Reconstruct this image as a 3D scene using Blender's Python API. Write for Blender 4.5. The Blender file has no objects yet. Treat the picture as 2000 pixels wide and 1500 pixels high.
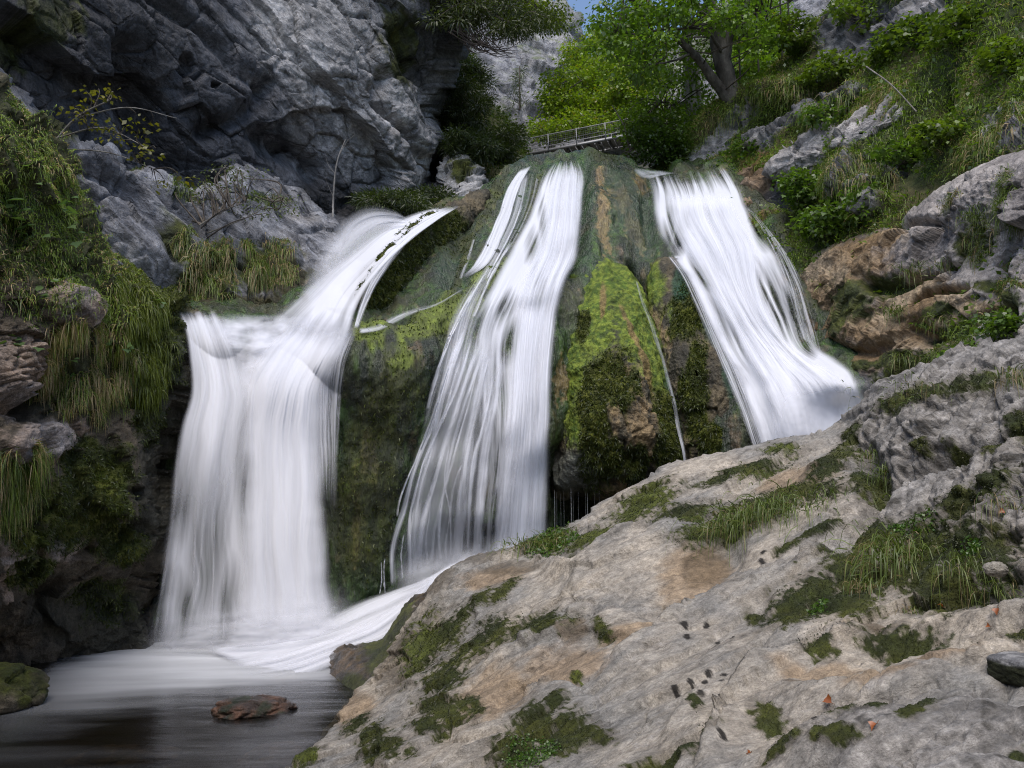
import bpy, math
import numpy as np

sc = bpy.context.scene
R = math.radians

# ------------------------------------------------------------------ camera
CAM_H = 3.0
PITCH = R(8.0)
FPX = 1570.0
cd = bpy.data.cameras.new('camera')
cam = bpy.data.objects.new('camera', cd)
sc.collection.objects.link(cam)
cd.sensor_width = 36.0
cd.lens = 36.0 * FPX / 2000.0
cd.clip_start = 0.05
cd.clip_end = 2000.0
cam.location = (0, 0, CAM_H)
cam.rotation_euler = (R(90) + PITCH, 0, 0)
sc.camera = cam

# ------------------------------------------------------------------ light
SUN_EL, SUN_AZ = R(60), R(188)
world = bpy.data.worlds.new('World')
sc.world = world
world.use_nodes = True
wn = world.node_tree
bg = wn.nodes['Background']
skyn = wn.nodes.new('ShaderNodeTexSky')
skyn.sky_type = 'NISHITA'
skyn.sun_disc = False
skyn.sun_elevation = SUN_EL
skyn.sun_rotation = SUN_AZ
skyn.altitude = 800
skyn.air_density = 1.0
skyn.dust_density = 2.5
skyn.ozone_density = 1.0
wn.links.new(skyn.outputs['Color'], bg.inputs['Color'])
bg.inputs['Strength'].default_value = 0.12

sl = bpy.data.lights.new('sun', 'SUN')
sun = bpy.data.objects.new('sun', sl)
sc.collection.objects.link(sun)
sl.energy = 1.5
sl.angle = R(50)
sl.color = (1.0, 0.93, 0.84)
sun.rotation_euler = (R(90) - SUN_EL, 0, math.pi - SUN_AZ)

sc.view_settings.view_transform = 'Standard'
sc.view_settings.look = 'None'
sc.view_settings.gamma = 1.0
sc.view_settings.use_curve_mapping = False
sc.view_settings.exposure = 0.9
cy = sc.cycles
cy.use_denoising = True
cy.denoising_prefilter = 'NONE'
cy.filter_width = 1.1
cy.max_bounces = 7
cy.diffuse_bounces = 3
cy.glossy_bounces = 2
cy.transmission_bounces = 3
cy.transparent_max_bounces = 24
cy.use_adaptive_sampling = False
cy.adaptive_threshold = 0.02
cy.sample_clamp_indirect = 3.0

# ------------------------------------------------------------------ helpers
rng = np.random.default_rng(7)
CP, SP = math.cos(PITCH), math.sin(PITCH)


def at(px, py, d):
    """photo pixel + distance in metres -> point of the place"""
    px, py, d = np.asarray(px, float), np.asarray(py, float), np.asarray(d, float)
    x = (px - 1000.0) / FPX * d
    u = (750.0 - py) / FPX * d
    return np.stack(np.broadcast_arrays(x, d * CP - u * SP, CAM_H + d * SP + u * CP), -1)


def pool_d(py):
    return CAM_H / ((np.asarray(py, float) - 750.0) / FPX * CP - SP)


def proj(P):
    x, y, z = P[..., 0], P[..., 1], P[..., 2] - CAM_H
    d = y * CP + z * SP
    u = -y * SP + z * CP
    return 1000 + x / d * FPX, 750 - u / d * FPX, d


def _h(ix, iy, iz, s):
    n = (ix.astype(np.uint32) * np.uint32(374761393) + iy.astype(np.uint32) * np.uint32(668265263)
         + iz.astype(np.uint32) * np.uint32(2147483647) + np.uint32(s * 1013904223 & 0xffffffff))
    n = (n ^ (n >> np.uint32(13))) * np.uint32(1274126177)
    n = (n ^ (n >> np.uint32(16))) * np.uint32(2246822519)
    return n ^ (n >> np.uint32(15))


def rnd01(ix, iy, iz, s):
    return _h(ix, iy, iz, s).astype(np.float32) * np.float32(1 / 4294967295.0)


def noise(p, s=0):
    """gradient-free value/gradient hybrid noise, about -1..1"""
    p = np.asarray(p, np.float32)
    f = np.floor(p)
    i = f.astype(np.int64)
    t = p - f
    w = t * t * t * (t * (t * 6 - 15) + 10)
    out = 0
    for dx in (0, 1):
        wx = w[..., 0] if dx else 1 - w[..., 0]
        for dy in (0, 1):
            wy = w[..., 1] if dy else 1 - w[..., 1]
            for dz in (0, 1):
                wz = w[..., 2] if dz else 1 - w[..., 2]
                hh = _h(i[..., 0] + dx, i[..., 1] + dy, i[..., 2] + dz, s)
                gx = (hh & np.uint32(1023)).astype(np.float32) / 511.5 - 1
                gy = ((hh >> np.uint32(10)) & np.uint32(1023)).astype(np.float32) / 511.5 - 1
                gz = ((hh >> np.uint32(20)) & np.uint32(1023)).astype(np.float32) / 511.5 - 1
                out = out + wx * wy * wz * (gx * (t[..., 0] - dx) + gy * (t[..., 1] - dy) + gz * (t[..., 2] - dz))
    return out * 1.5


def fbm(p, oct=4, s=0, gain=0.5, lac=2.03):
    a, o, tot = 1.0, 0, 0
    for k in range(oct):
        o = o + a * noise(p, s + k * 17)
        tot += a
        a *= gain
        p = p * lac + 3.7
    return o / tot


def ridged(p, oct=4, s=0, gain=0.5):
    a, o, tot = 1.0, 0, 0
    for k in range(oct):
        o = o + a * (1 - 2 * np.abs(noise(p, s + k * 13)))
        tot += a
        a *= gain
        p = p * 2.03 + 5.1
    return o / tot


def facet(p, s=0, tilt=0.6):
    """broken rock: each cell its own tilted plane. returns height, distance to the nearest crack"""
    p = np.asarray(p, np.float32)
    f = np.floor(p).astype(np.int64)
    d1 = np.full(p.shape[:-1], 9, np.float32)
    d2 = d1.copy()
    hgt = np.zeros(p.shape[:-1], np.float32)
    for dx in (-1, 0, 1):
        for dy in (-1, 0, 1):
            for dz in (-1, 0, 1):
                cx, cyy, cz = f[..., 0] + dx, f[..., 1] + dy, f[..., 2] + dz
                rx = p[..., 0] - (cx + rnd01(cx, cyy, cz, s + 1))
                ry = p[..., 1] - (cyy + rnd01(cx, cyy, cz, s + 2))
                rz = p[..., 2] - (cz + rnd01(cx, cyy, cz, s + 3))
                dd = np.sqrt(rx * rx + ry * ry + rz * rz)
                hh = (rnd01(cx, cyy, cz, s + 4) - 0.5) + tilt * 2 * (
                    (rnd01(cx, cyy, cz, s + 5) - 0.5) * rx + (rnd01(cx, cyy, cz, s + 6) - 0.5) * ry
                    + (rnd01(cx, cyy, cz, s + 7) - 0.5) * rz)
                m = dd < d1
                d2 = np.where(m, d1, np.minimum(d2, dd))
                hgt = np.where(m, hh, hgt)
                d1 = np.where(m, dd, d1)
    return hgt, d2 - d1


def sst(a, b, x):
    t = np.clip((x - a) / (b - a), 0, 1)
    return t * t * (3 - 2 * t)


def rbf(pts):
    """smooth surface through (px, py, distance) control points"""
    pts = np.asarray(pts, float)
    X = pts[:, :2] / 1000.0
    n = len(X)

    def K(A, B):
        r2 = ((A[:, None, 0] - B[None, :, 0]) ** 2 + (A[:, None, 1] - B[None, :, 1]) ** 2)
        return 0.5 * r2 * np.log(r2 + 1e-12)
    A = np.zeros((n + 3, n + 3))
    A[:n, :n] = K(X, X) + np.eye(n) * 0.0008
    A[:n, n] = 1
    A[:n, n + 1:] = X
    A[n, :n] = 1
    A[n + 1:, :n] = X.T
    w = np.linalg.solve(A, np.concatenate([pts[:, 2], np.zeros(3)]))

    def f(px, py):
        px, py = np.broadcast_arrays(np.asarray(px, float), np.asarray(py, float))
        Q = np.stack([px.ravel(), py.ravel()], 1) / 1000.0
        o = np.empty(len(Q))
        for k in range(0, len(Q), 20000):
            q = Q[k:k + 20000]
            o[k:k + 20000] = K(q, X) @ w[:n] + w[n] + q @ w[n + 1:]
        return o.reshape(px.shape)
    return f


def curve(pts, n, smooth=True, by=None):
    """resample a polyline (any dimension) to n points along its length, Catmull-Rom"""
    P = np.asarray(pts, float)
    L = np.concatenate([[0], np.cumsum(np.linalg.norm(np.diff(P, axis=0), axis=1))])
    t = np.linspace(0, L[-1], n) if by is None else np.asarray(by) * L[-1]
    if not smooth or len(P) < 3:
        return np.stack([np.interp(t, L, P[:, k]) for k in range(P.shape[1])], 1)
    T = np.gradient(P, L, axis=0)
    k = np.clip(np.searchsorted(L, t, side='right') - 1, 0, len(P) - 2)
    h = (L[k + 1] - L[k])[:, None]
    s = ((t - L[k]) / (L[k + 1] - L[k]))[:, None]
    s2, s3 = s * s, s * s * s
    return ((2 * s3 - 3 * s2 + 1) * P[k] + (s3 - 2 * s2 + s) * h * T[k] + (-2 * s3 + 3 * s2) * P[k + 1] + (s3 - s2) * h * T[k + 1])


def blobs(px, py, els, w=None):
    """soft union of ellipses (cx, cy, rx, ry, degrees): >0 inside"""
    o = np.full(np.shape(px), -9.0)
    for e in els:
        cx, cyy, rx, ry = e[:4]
        a = R(e[4]) if len(e) > 4 else 0
        dx, dy = px - cx, py - cyy
        u = (dx * math.cos(a) + dy * math.sin(a)) / rx
        v = (-dx * math.sin(a) + dy * math.cos(a)) / ry
        o = np.maximum(o, 1 - np.sqrt(u * u + v * v))
    return o if w is None else o + w


def near(px, py, line):
    """pixel distance to a polyline"""
    L = np.asarray(line, float)
    best = np.full(np.shape(px), 1e9)
    for a, b in zip(L[:-1], L[1:]):
        ab = b - a
        t = np.clip(((px - a[0]) * ab[0] + (py - a[1]) * ab[1]) / (ab @ ab), 0, 1)
        best = np.minimum(best, np.hypot(px - a[0] - t * ab[0], py - a[1] - t * ab[1]))
    return best


def link(name, me, parent=None, mat=None, smooth=True):
    o = bpy.data.objects.new(name, me)
    sc.collection.objects.link(o)
    if parent is not None:
        o.parent = parent
    if mat is not None and len(me.materials) == 0:
        me.materials.append(mat)
    return o


def mesh_np(name, V, F, col=None, smooth=True, extra=None):
    """V (n,3); F list of arrays (m,3)/(m,4); col (n,4) colour attribute"""
    me = bpy.data.meshes.new(name)
    V = np.ascontiguousarray(V, np.float32)
    if not isinstance(F, list):
        F = [F]
    F = [np.asarray(f, np.int32) for f in F if len(f)]
    me.vertices.add(len(V))
    me.vertices.foreach_set('co', V.ravel())
    loops = np.concatenate([f.ravel() for f in F])
    sizes = np.concatenate([np.full(len(f), f.shape[1], np.int32) for f in F])
    starts = np.concatenate([[0], np.cumsum(sizes)[:-1]]).astype(np.int32)
    me.loops.add(len(loops))
    me.loops.foreach_set('vertex_index', loops)
    me.polygons.add(len(sizes))
    me.polygons.foreach_set('loop_start', starts)
    me.polygons.foreach_set('use_smooth', np.full(len(sizes), smooth, bool))
    if col is not None:
        c = np.asarray(col, np.float32)
        if c.shape[1] == 3:
            c = np.concatenate([c, np.ones((len(c), 1), np.float32)], 1)
        a = me.attributes.new('col', 'FLOAT_COLOR', 'POINT')
        a.data.foreach_set('color', np.ascontiguousarray(c).ravel())
    for k, v in (extra or {}).items():
        a = me.attributes.new(k, 'FLOAT', 'POINT')
        a.data.foreach_set('value', np.ascontiguousarray(v, np.float32))
    me.update()
    me.validate()
    return me


def grid_faces(r, c, wrap=False):
    i = np.arange(r * c).reshape(r, c)
    if wrap:
        i = np.concatenate([i, i[:, :1]], 1)
    return np.stack([i[:-1, :-1].ravel(), i[:-1, 1:].ravel(), i[1:, 1:].ravel(), i[1:, :-1].ravel()], 1)


def grid_normals(G, wrap=False):
    if wrap:
        H = np.concatenate([G[:, -1:], G, G[:, :1]], 1)
        du = (H[:, 2:] - H[:, :-2])
    else:
        du = np.gradient(G, axis=1)
    dv = np.gradient(G, axis=0)
    n = np.cross(du, dv)
    n /= np.linalg.norm(n, axis=-1, keepdims=True) + 1e-9
    view = G - np.array([0, 0, CAM_H])
    # one orientation for the whole sheet: towards the viewer on average
    if np.mean(np.sum(n * view, -1)) > 0:
        n = -n
    return n


def thing(o, label, cat, group=None):
    o['label'] = label
    o['category'] = cat
    if group:
        o['group'] = group
    return o


def empty(name, loc, label, cat, group=None):
    o = bpy.data.objects.new(name, None)
    sc.collection.objects.link(o)
    o.location = loc
    o.empty_display_size = 0.2
    return thing(o, label, cat, group)


def part(name, me, root, mat):
    """mesh given in place coordinates, parented under a thing whose Empty stands at its base"""
    o = link(name, me, root, mat)
    l = root.location
    o.matrix_parent_inverse.identity()
    o.location = (-l[0], -l[1], -l[2])
    return o


# ------------------------------------------------------------------ materials
def new_mat(name):
    m = bpy.data.materials.new(name)
    m.use_nodes = True
    nt = m.node_tree
    nt.nodes.clear()
    out = nt.nodes.new('ShaderNodeOutputMaterial')
    return m, nt, out


def N(nt, t, **kw):
    n = nt.nodes.new(t)
    for k, v in kw.items():
        if hasattr(n, k):
            setattr(n, k, v)
        else:
            n.inputs[k.replace('_', ' ')].default_value = v
    return n


def attr_node(nt, name):
    n = nt.nodes.new('ShaderNodeAttribute')
    n.attribute_name = name
    return n


def rock_mat(name, grain=14.0, bump=0.6, dist=0.02, speck=0.5, stretch=(1, 1, 1), spec=0.4, tilt=0.0, cracks=0.0, crack_scale=1.5):
    """colour and wetness come from the mesh (col rgb / alpha = roughness); grain, bedding, cracks and fine relief from noise"""
    m, nt, out = new_mat(name)
    L = nt.links.new
    a = attr_node(nt, 'col')
    tc = N(nt, 'ShaderNodeTexCoord')
    m0 = N(nt, 'ShaderNodeMapping')
    m0.inputs['Rotation'].default_value = (0, tilt, 0)
    L(tc.outputs['Object'], m0.inputs['Vector'])
    nw = N(nt, 'ShaderNodeTexNoise', Scale=grain * .12, Detail=3.0)
    L(m0.outputs['Vector'], nw.inputs['Vector'])
    wv = N(nt, 'ShaderNodeVectorMath', operation='MULTIPLY_ADD')
    wv.inputs[1].default_value = (.16, .16, .16)
    L(nw.outputs['Color'], wv.inputs[0])
    L(m0.outputs['Vector'], wv.inputs[2])
    mp = N(nt, 'ShaderNodeMapping')
    mp.inputs['Scale'].default_value = stretch
    L(wv.outputs[0], mp.inputs['Vector'])

    def rng_(src, lo, hi, f0=.3, f1=.7):
        r = N(nt, 'ShaderNodeMapRange')
        r.inputs['From Min'].default_value = f0
        r.inputs['From Max'].default_value = f1
        r.inputs['To Min'].default_value = lo
        r.inputs['To Max'].default_value = hi
        L(src, r.inputs['Value'])
        return r.outputs[0]

    def math_(op, x, y):
        n = N(nt, 'ShaderNodeMath', operation=op)
        for k, q in enumerate((x, y)):
            if isinstance(q, (int, float)):
                n.inputs[k].default_value = q
            else:
                L(q, n.inputs[k])
        return n.outputs[0]
    n1 = N(nt, 'ShaderNodeTexNoise', Scale=grain, Detail=9.0, Roughness=0.70)
    n2 = N(nt, 'ShaderNodeTexNoise', Scale=grain * 5.3, Detail=5.0, Roughness=0.75)
    n3 = N(nt, 'ShaderNodeTexNoise', Scale=grain * .28, Detail=7.0, Roughness=0.65)
    vo = N(nt, 'ShaderNodeTexVoronoi', Scale=grain * 2.1)
    for n in (n1, n2, n3, vo):
        L(mp.outputs['Vector'], n.inputs['Vector'])
    fac = math_('MULTIPLY', rng_(n1.outputs['Fac'], 1 - speck * .6, 1 + speck * .5), rng_(n2.outputs['Fac'], 1 - speck * .5, 1 + speck * .5))
    fac = math_('MULTIPLY', fac, rng_(n3.outputs['Fac'], 1 - speck * .35, 1 + speck * .35))
    hgt = math_('ADD', math_('MULTIPLY', n1.outputs['Fac'], 1.0), math_('MULTIPLY', n2.outputs['Fac'], .3))
    hgt = math_('ADD', hgt, math_('MULTIPLY', n3.outputs['Fac'], 1.6))
    hgt = math_('ADD', hgt, math_('MULTIPLY', vo.outputs['Distance'], .25))
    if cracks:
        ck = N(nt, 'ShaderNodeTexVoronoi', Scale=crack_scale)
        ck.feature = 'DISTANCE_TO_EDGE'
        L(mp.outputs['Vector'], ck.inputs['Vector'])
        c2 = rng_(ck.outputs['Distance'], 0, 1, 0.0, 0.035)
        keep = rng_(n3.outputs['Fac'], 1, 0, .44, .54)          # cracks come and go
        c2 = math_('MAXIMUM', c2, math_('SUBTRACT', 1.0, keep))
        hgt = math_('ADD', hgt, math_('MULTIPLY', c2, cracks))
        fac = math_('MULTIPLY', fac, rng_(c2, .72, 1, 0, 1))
    mx = N(nt, 'ShaderNodeVectorMath', operation='SCALE')
    L(a.outputs['Color'], mx.inputs[0])
    L(fac, mx.inputs['Scale'])
    bp = N(nt, 'ShaderNodeBump', Strength=bump, Distance=dist)
    L(hgt, bp.inputs['Height'])
    pr = N(nt, 'ShaderNodeBsdfPrincipled')
    pr.inputs['Specular IOR Level'].default_value = spec
    L(mx.outputs[0], pr.inputs['Base Color'])
    L(a.outputs['Alpha'], pr.inputs['Roughness'])
    L(bp.outputs[0], pr.inputs['Normal'])
    L(pr.outputs[0], out.inputs['Surface'])
    return m


def leaf_mat(name, trans=0.35, gloss=0.06):
    m, nt, out = new_mat(name)
    L = nt.links.new
    a = attr_node(nt, 'col')
    d = N(nt, 'ShaderNodeBsdfDiffuse')
    t = N(nt, 'ShaderNodeBsdfTranslucent')
    g = N(nt, 'ShaderNodeBsdfGlossy', Roughness=0.45)
    tint = N(nt, 'ShaderNodeVectorMath', operation='MULTIPLY')
    tint.inputs[1].default_value = (1.15, 1.25, 0.5)
    L(a.outputs['Color'], tint.inputs[0])
    L(a.outputs['Color'], d.inputs['Color'])
    L(tint.outputs[0], t.inputs['Color'])
    m1 = N(nt, 'ShaderNodeMixShader')
    m1.inputs[0].default_value = trans
    L(d.outputs[0], m1.inputs[1])
    L(t.outputs[0], m1.inputs[2])
    m2 = N(nt, 'ShaderNodeMixShader')
    m2.inputs[0].default_value = gloss
    L(m1.outputs[0], m2.inputs[1])
    L(g.outputs[0], m2.inputs[2])
    L(m2.outputs[0], out.inputs['Surface'])
    return m


def water_mat(name, col=(0.84, 0.855, 0.92), trans=0.25):
    """aerated white water: scattering white, thinned by the sheet's own density 'a'"""
    m, nt, out = new_mat(name)
    L = nt.links.new
    a = attr_node(nt, 'a')
    d = N(nt, 'ShaderNodeBsdfDiffuse')
    d.inputs['Color'].default_value = (*col, 1)
    ge = N(nt, 'ShaderNodeNewGeometry')
    ma = N(nt, 'ShaderNodeVectorMath', operation='MULTIPLY_ADD')
    ma.inputs[1].default_value = (.75, .75, .75)
    ma.inputs[2].default_value = (0, -.28, .55)
    L(ge.outputs['Normal'], ma.inputs[0])
    nm = N(nt, 'ShaderNodeVectorMath', operation='NORMALIZE')
    L(ma.outputs[0], nm.inputs[0])
    L(nm.outputs[0], d.inputs['Normal'])
    t = N(nt, 'ShaderNodeBsdfTranslucent')
    t.inputs['Color'].default_value = (*col, 1)
    tr = N(nt, 'ShaderNodeBsdfTransparent')
    m1 = N(nt, 'ShaderNodeMixShader')
    m1.inputs[0].default_value = trans
    L(d.outputs[0], m1.inputs[1])
    L(t.outputs[0], m1.inputs[2])
    m2 = N(nt, 'ShaderNodeMixShader')
    L(a.outputs['Fac'], m2.inputs[0])
    L(tr.outputs[0], m2.inputs[1])
    L(m1.outputs[0], m2.inputs[2])
    L(m2.outputs[0], out.inputs['Surface'])
    return m


def plain_mat(name, col, rough=0.6, metal=0.0, grain=20.0, amt=0.3):
    m, nt, out = new_mat(name)
    L = nt.links.new
    tc = N(nt, 'ShaderNodeTexCoord')
    n = N(nt, 'ShaderNodeTexNoise', Scale=grain, Detail=5.0)
    L(tc.outputs['Object'], n.inputs['Vector'])
    r = N(nt, 'ShaderNodeMapRange')
    r.inputs['To Min'].default_value = 1 - amt
    r.inputs['To Max'].default_value = 1 + amt
    L(n.outputs['Fac'], r.inputs['Value'])
    s = N(nt, 'ShaderNodeVectorMath', operation='SCALE')
    s.inputs[0].default_value = col
    L(r.outputs[0], s.inputs['Scale'])
    p = N(nt, 'ShaderNodeBsdfPrincipled', Roughness=rough, Metallic=metal)
    L(s.outputs[0], p.inputs['Base Color'])
    bp = N(nt, 'ShaderNodeBump', Strength=0.4, Distance=0.01)
    L(n.outputs['Fac'], bp.inputs['Height'])
    L(bp.outputs[0], p.inputs['Normal'])
    L(p.outputs[0], out.inputs['Surface'])
    return m


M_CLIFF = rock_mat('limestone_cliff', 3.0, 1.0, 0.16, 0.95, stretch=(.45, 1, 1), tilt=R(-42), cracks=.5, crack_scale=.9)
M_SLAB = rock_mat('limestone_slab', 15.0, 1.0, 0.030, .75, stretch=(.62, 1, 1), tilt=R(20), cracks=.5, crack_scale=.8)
M_TUFA = rock_mat('wet_tufa', 7.0, 1.0, 0.06, 1.0, stretch=(1.5, 1.5, 0.32), spec=0.75)
M_MOSS = rock_mat('mossy_tufa', 7.0, 1.0, 0.07, 0.85)
M_FAR = rock_mat('pale_far_rock', 1.0, 1.0, 0.5, 0.8)
M_LEAF = leaf_mat('leaf', .42)
M_GRASS = leaf_mat('grass_blade', 0.3, 0.05)
M_WATER = water_mat('white_water')
M_BARK = rock_mat('bark', 9.0, 0.9, 0.03, 0.7, stretch=(1, 1, 0.25))

# ------------------------------------------------------------------ rock sheets
SURF = {}


def finish_sheet(name, G, px, py, disp, color, mat, wrap=False, kind='structure', passes=1):
    n = grid_normals(G, wrap)
    c = dict(P=G, N=n, px=px, py=py)
    h = disp(c)
    G2 = G + n * h[..., None]
    n2 = grid_normals(G2, wrap)
    c2 = dict(P=G2, N=n2, N0=n, px=px, py=py, h=h)
    col, rough, masks = color(c2)
    C4 = np.concatenate([np.clip(col, 0.004, 0.9), np.clip(rough, 0.08, 1)[..., None]], -1)
    r, k = G.shape[:2]
    me = mesh_np(name, G2.reshape(-1, 3), grid_faces(r, k, wrap), C4.reshape(-1, 4))
    o = link(name, me, None, mat)
    if kind:
        o['kind'] = kind
    key, q = name, 2
    while key in SURF:
        key, q = f'{name}_{q}', q + 1
    SURF[key] = dict(P=G2, N=n2, px=px, py=py, h=h, masks=masks, obj=o, wrap=wrap)
    return o


def patch(name, C1, C2, dpts, nu, nv, disp, color, mat, rnd=0.0, v0=0.15, skirt=((0, 4, .25), (0, 18, .9), (0, 45, 2.2), (0, 90, 4.5)),
          v_bias=1.0, kind='structure'):
    """rock sheet between a silhouette C1 and a far edge C2, rounded over at C1 and carried on behind it"""
    a, b = curve(C1, nu), curve(C2, nu)
    v = np.linspace(0, 1, nv) ** v_bias
    px = a[None, :, 0] * (1 - v[:, None]) + b[None, :, 0] * v[:, None]
    py = a[None, :, 1] * (1 - v[:, None]) + b[None, :, 1] * v[:, None]
    D = rbf(dpts)
    d = D(px, py)
    if rnd:
        s = 1 - np.clip(v / v0, 0, 1)
        d = d + (rnd * (1 - np.sqrt(np.clip(1 - s * s, 0, 1))))[:, None]
    rows = [(px[0] + sx, py[0] + sy, d[0] + sd) for sx, sy, sd in reversed(skirt)]
    if rows:
        px = np.concatenate([np.stack([r_[0] for r_ in rows]), px])
        py = np.concatenate([np.stack([r_[1] for r_ in rows]), py])
        d = np.concatenate([np.stack([r_[2] for r_ in rows]), d])
    return finish_sheet(name, at(px, py, d), px, py, disp, color, mat, kind=kind)


def dome(name, outline, dpts, nr, na, disp, color, mat, bulge=1.0, back=2.5, kind=None, power=2.0, smooth=True):
    """rounded mound: outline in the view, swelling towards the middle, wrapped back behind its outline"""
    O = curve(list(outline) + [outline[0]], na + 1, smooth)[:-1]
    c = O.mean(0)
    v = np.concatenate([np.linspace(0.01, 1, nr) ** 0.8, [1.0, 1.0, 0.98, 0.9]])
    ext = np.concatenate([np.zeros(nr), np.array([.15, .4, .75, 1.0]) * back])
    px = c[0] + (O[None, :, 0] - c[0]) * v[:, None]
    py = c[1] + (O[None, :, 1] - c[1]) * v[:, None]
    D = rbf(dpts)
    d = D(px, py)
    vv = np.minimum(v, 1.0)
    vv[nr:] = 1.0
    d = d + (bulge * (1 - np.sqrt(np.clip(1 - vv ** power, 0, 1))) + ext)[:, None]
    return finish_sheet(name, at(px, py, d), px, py, disp, color, mat, wrap=True, kind=kind)


def scatter(sname, weight, n):
    """n random points on a sheet; weight (rows, cols) >= 0. returns points, normals, cell indices"""
    S = SURF[sname]
    P = S['P']
    w = np.asarray(weight)[:-1, :-1]
    e1 = P[1:, :-1] - P[:-1, :-1]
    e2 = P[:-1, 1:] - P[:-1, :-1]
    ar = np.linalg.norm(np.cross(e1, e2), axis=-1)
    pr = np.clip(w, 0, None) * ar
    s = pr.sum()
    if s <= 0 or n < 1:
        return np.zeros((0, 3)), np.zeros((0, 3)), np.zeros(0, int), np.zeros(0, int)
    k = rng.choice(pr.size, n, p=(pr / s).ravel())
    i, j = np.divmod(k, pr.shape[1])
    a, b = rng.random(n)[:, None], rng.random(n)[:, None]
    pts = P[i, j] + e1[i, j] * a + e2[i, j] * b
    return pts, S['N'][i, j], i, j


# ------------------------------------------------------------------ plants
def blades_mesh(name, roots, dirs, L, W, col, droop, segs=3, tip=None):
    """curved tapered blades: roots (n,3), first direction (n,3), length, width, colour (n,3), droop (n)"""
    n = len(roots)
    dirs = dirs / (np.linalg.norm(dirs, axis=1, keepdims=True) + 1e-9)
    side = np.cross(dirs, rng.normal(size=(n, 3)))
    side /= np.linalg.norm(side, axis=1, keepdims=True) + 1e-9
    L, W, droop = (np.broadcast_to(np.asarray(x, float), (n,))[:, None] for x in (L, W, droop))
    vs, cs = [], []
    for k in range(segs + 1):
        t = k / segs
        c = roots + dirs * L * (t - 0.25 * droop * t * t) + np.array([0, 0, -1.0]) * L * droop * t * t * 0.8
        shade = (0.75 + 0.35 * t)  # blade colour darker at the root, lighter towards the tip
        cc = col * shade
        if tip is not None:
            cc = cc * (1 - t * t) + tip * t * t
        if k < segs:
            w = side * W * (1 - 0.75 * t ** 1.5) * 0.5
            vs += [c - w, c + w]
            cs += [cc, cc]
        else:
            vs += [c]
            cs += [cc]
    m = len(vs)
    V = np.stack(vs, 1).reshape(-1, 3)
    C = np.stack(cs, 1).reshape(-1, 3)
    b = (np.arange(n) * m)[:, None]
    quads = np.concatenate([b + np.array([[2 * k, 2 * k + 1, 2 * k + 3, 2 * k + 2]]) for k in range(segs - 1)]) if segs > 1 else np.zeros((0, 4), int)
    tris = b + np.array([[2 * (segs - 1), 2 * (segs - 1) + 1, 2 * segs]])
    return mesh_np(name, V, [quads, tris], C)


def leaves_geo(c, axis, nrm, size, col, shape='kite'):
    """leaves folded along the midrib: centre/base c, axis direction, normal, size (n)"""
    n = len(c)
    axis = axis / (np.linalg.norm(axis, axis=1, keepdims=True) + 1e-9)
    side = np.cross(axis, nrm)
    side /= np.linalg.norm(side, axis=1, keepdims=True) + 1e-9
    up = np.cross(side, axis)
    s = np.broadcast_to(np.asarray(size, float), (n,))[:, None]
    if shape == 'kite':
        prof = [(0, 0, 0), (.45, .36, .10), (1.0, 0, -.05), (.45, -.36, .10)]
        F = np.array([[0, 1, 2, 3]])
        F = [F]
    else:  # lobed
        prof = [(0, 0, 0), (.12, .34, .06), (.5, .5, .08), (.62, .24, .05), (1.0, 0, -.08), (.62, -.24, .05), (.5, -.5, .08), (.12, -.34, .06)]
        F = [np.array([[0, 1, 2, 3], [0, 3, 4, 5], [0, 5, 6, 7]])]
    V = np.stack([c + axis * s * a + side * s * b + up * s * g for a, b, g in prof], 1)
    m = len(prof)
    base = (np.arange(n) * m)[:, None, None]
    F = [(base + f[None]).reshape(-1, f.shape[1]) for f in F]
    C = np.repeat(col, m, 0)
    return V.reshape(-1, 3), F, C


def tube_geo(path, rad, ns=7):
    P = np.asarray(path, float)
    r = np.broadcast_to(np.asarray(rad, float), (len(P),))
    T = np.gradient(P, axis=0)
    T /= np.linalg.norm(T, axis=1, keepdims=True) + 1e-9
    ref = np.array([0.31, 0.87, 0.12])
    A = np.cross(T, ref)
    A /= np.linalg.norm(A, axis=1, keepdims=True) + 1e-9
    B = np.cross(T, A)
    an = np.linspace(0, 2 * np.pi, ns, endpoint=False)
    G = P[:, None] + r[:, None, None] * (np.cos(an)[None, :, None] * A[:, None] + np.sin(an)[None, :, None] * B[:, None])
    return G.reshape(-1, 3), grid_faces(len(P), ns, True)


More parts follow.
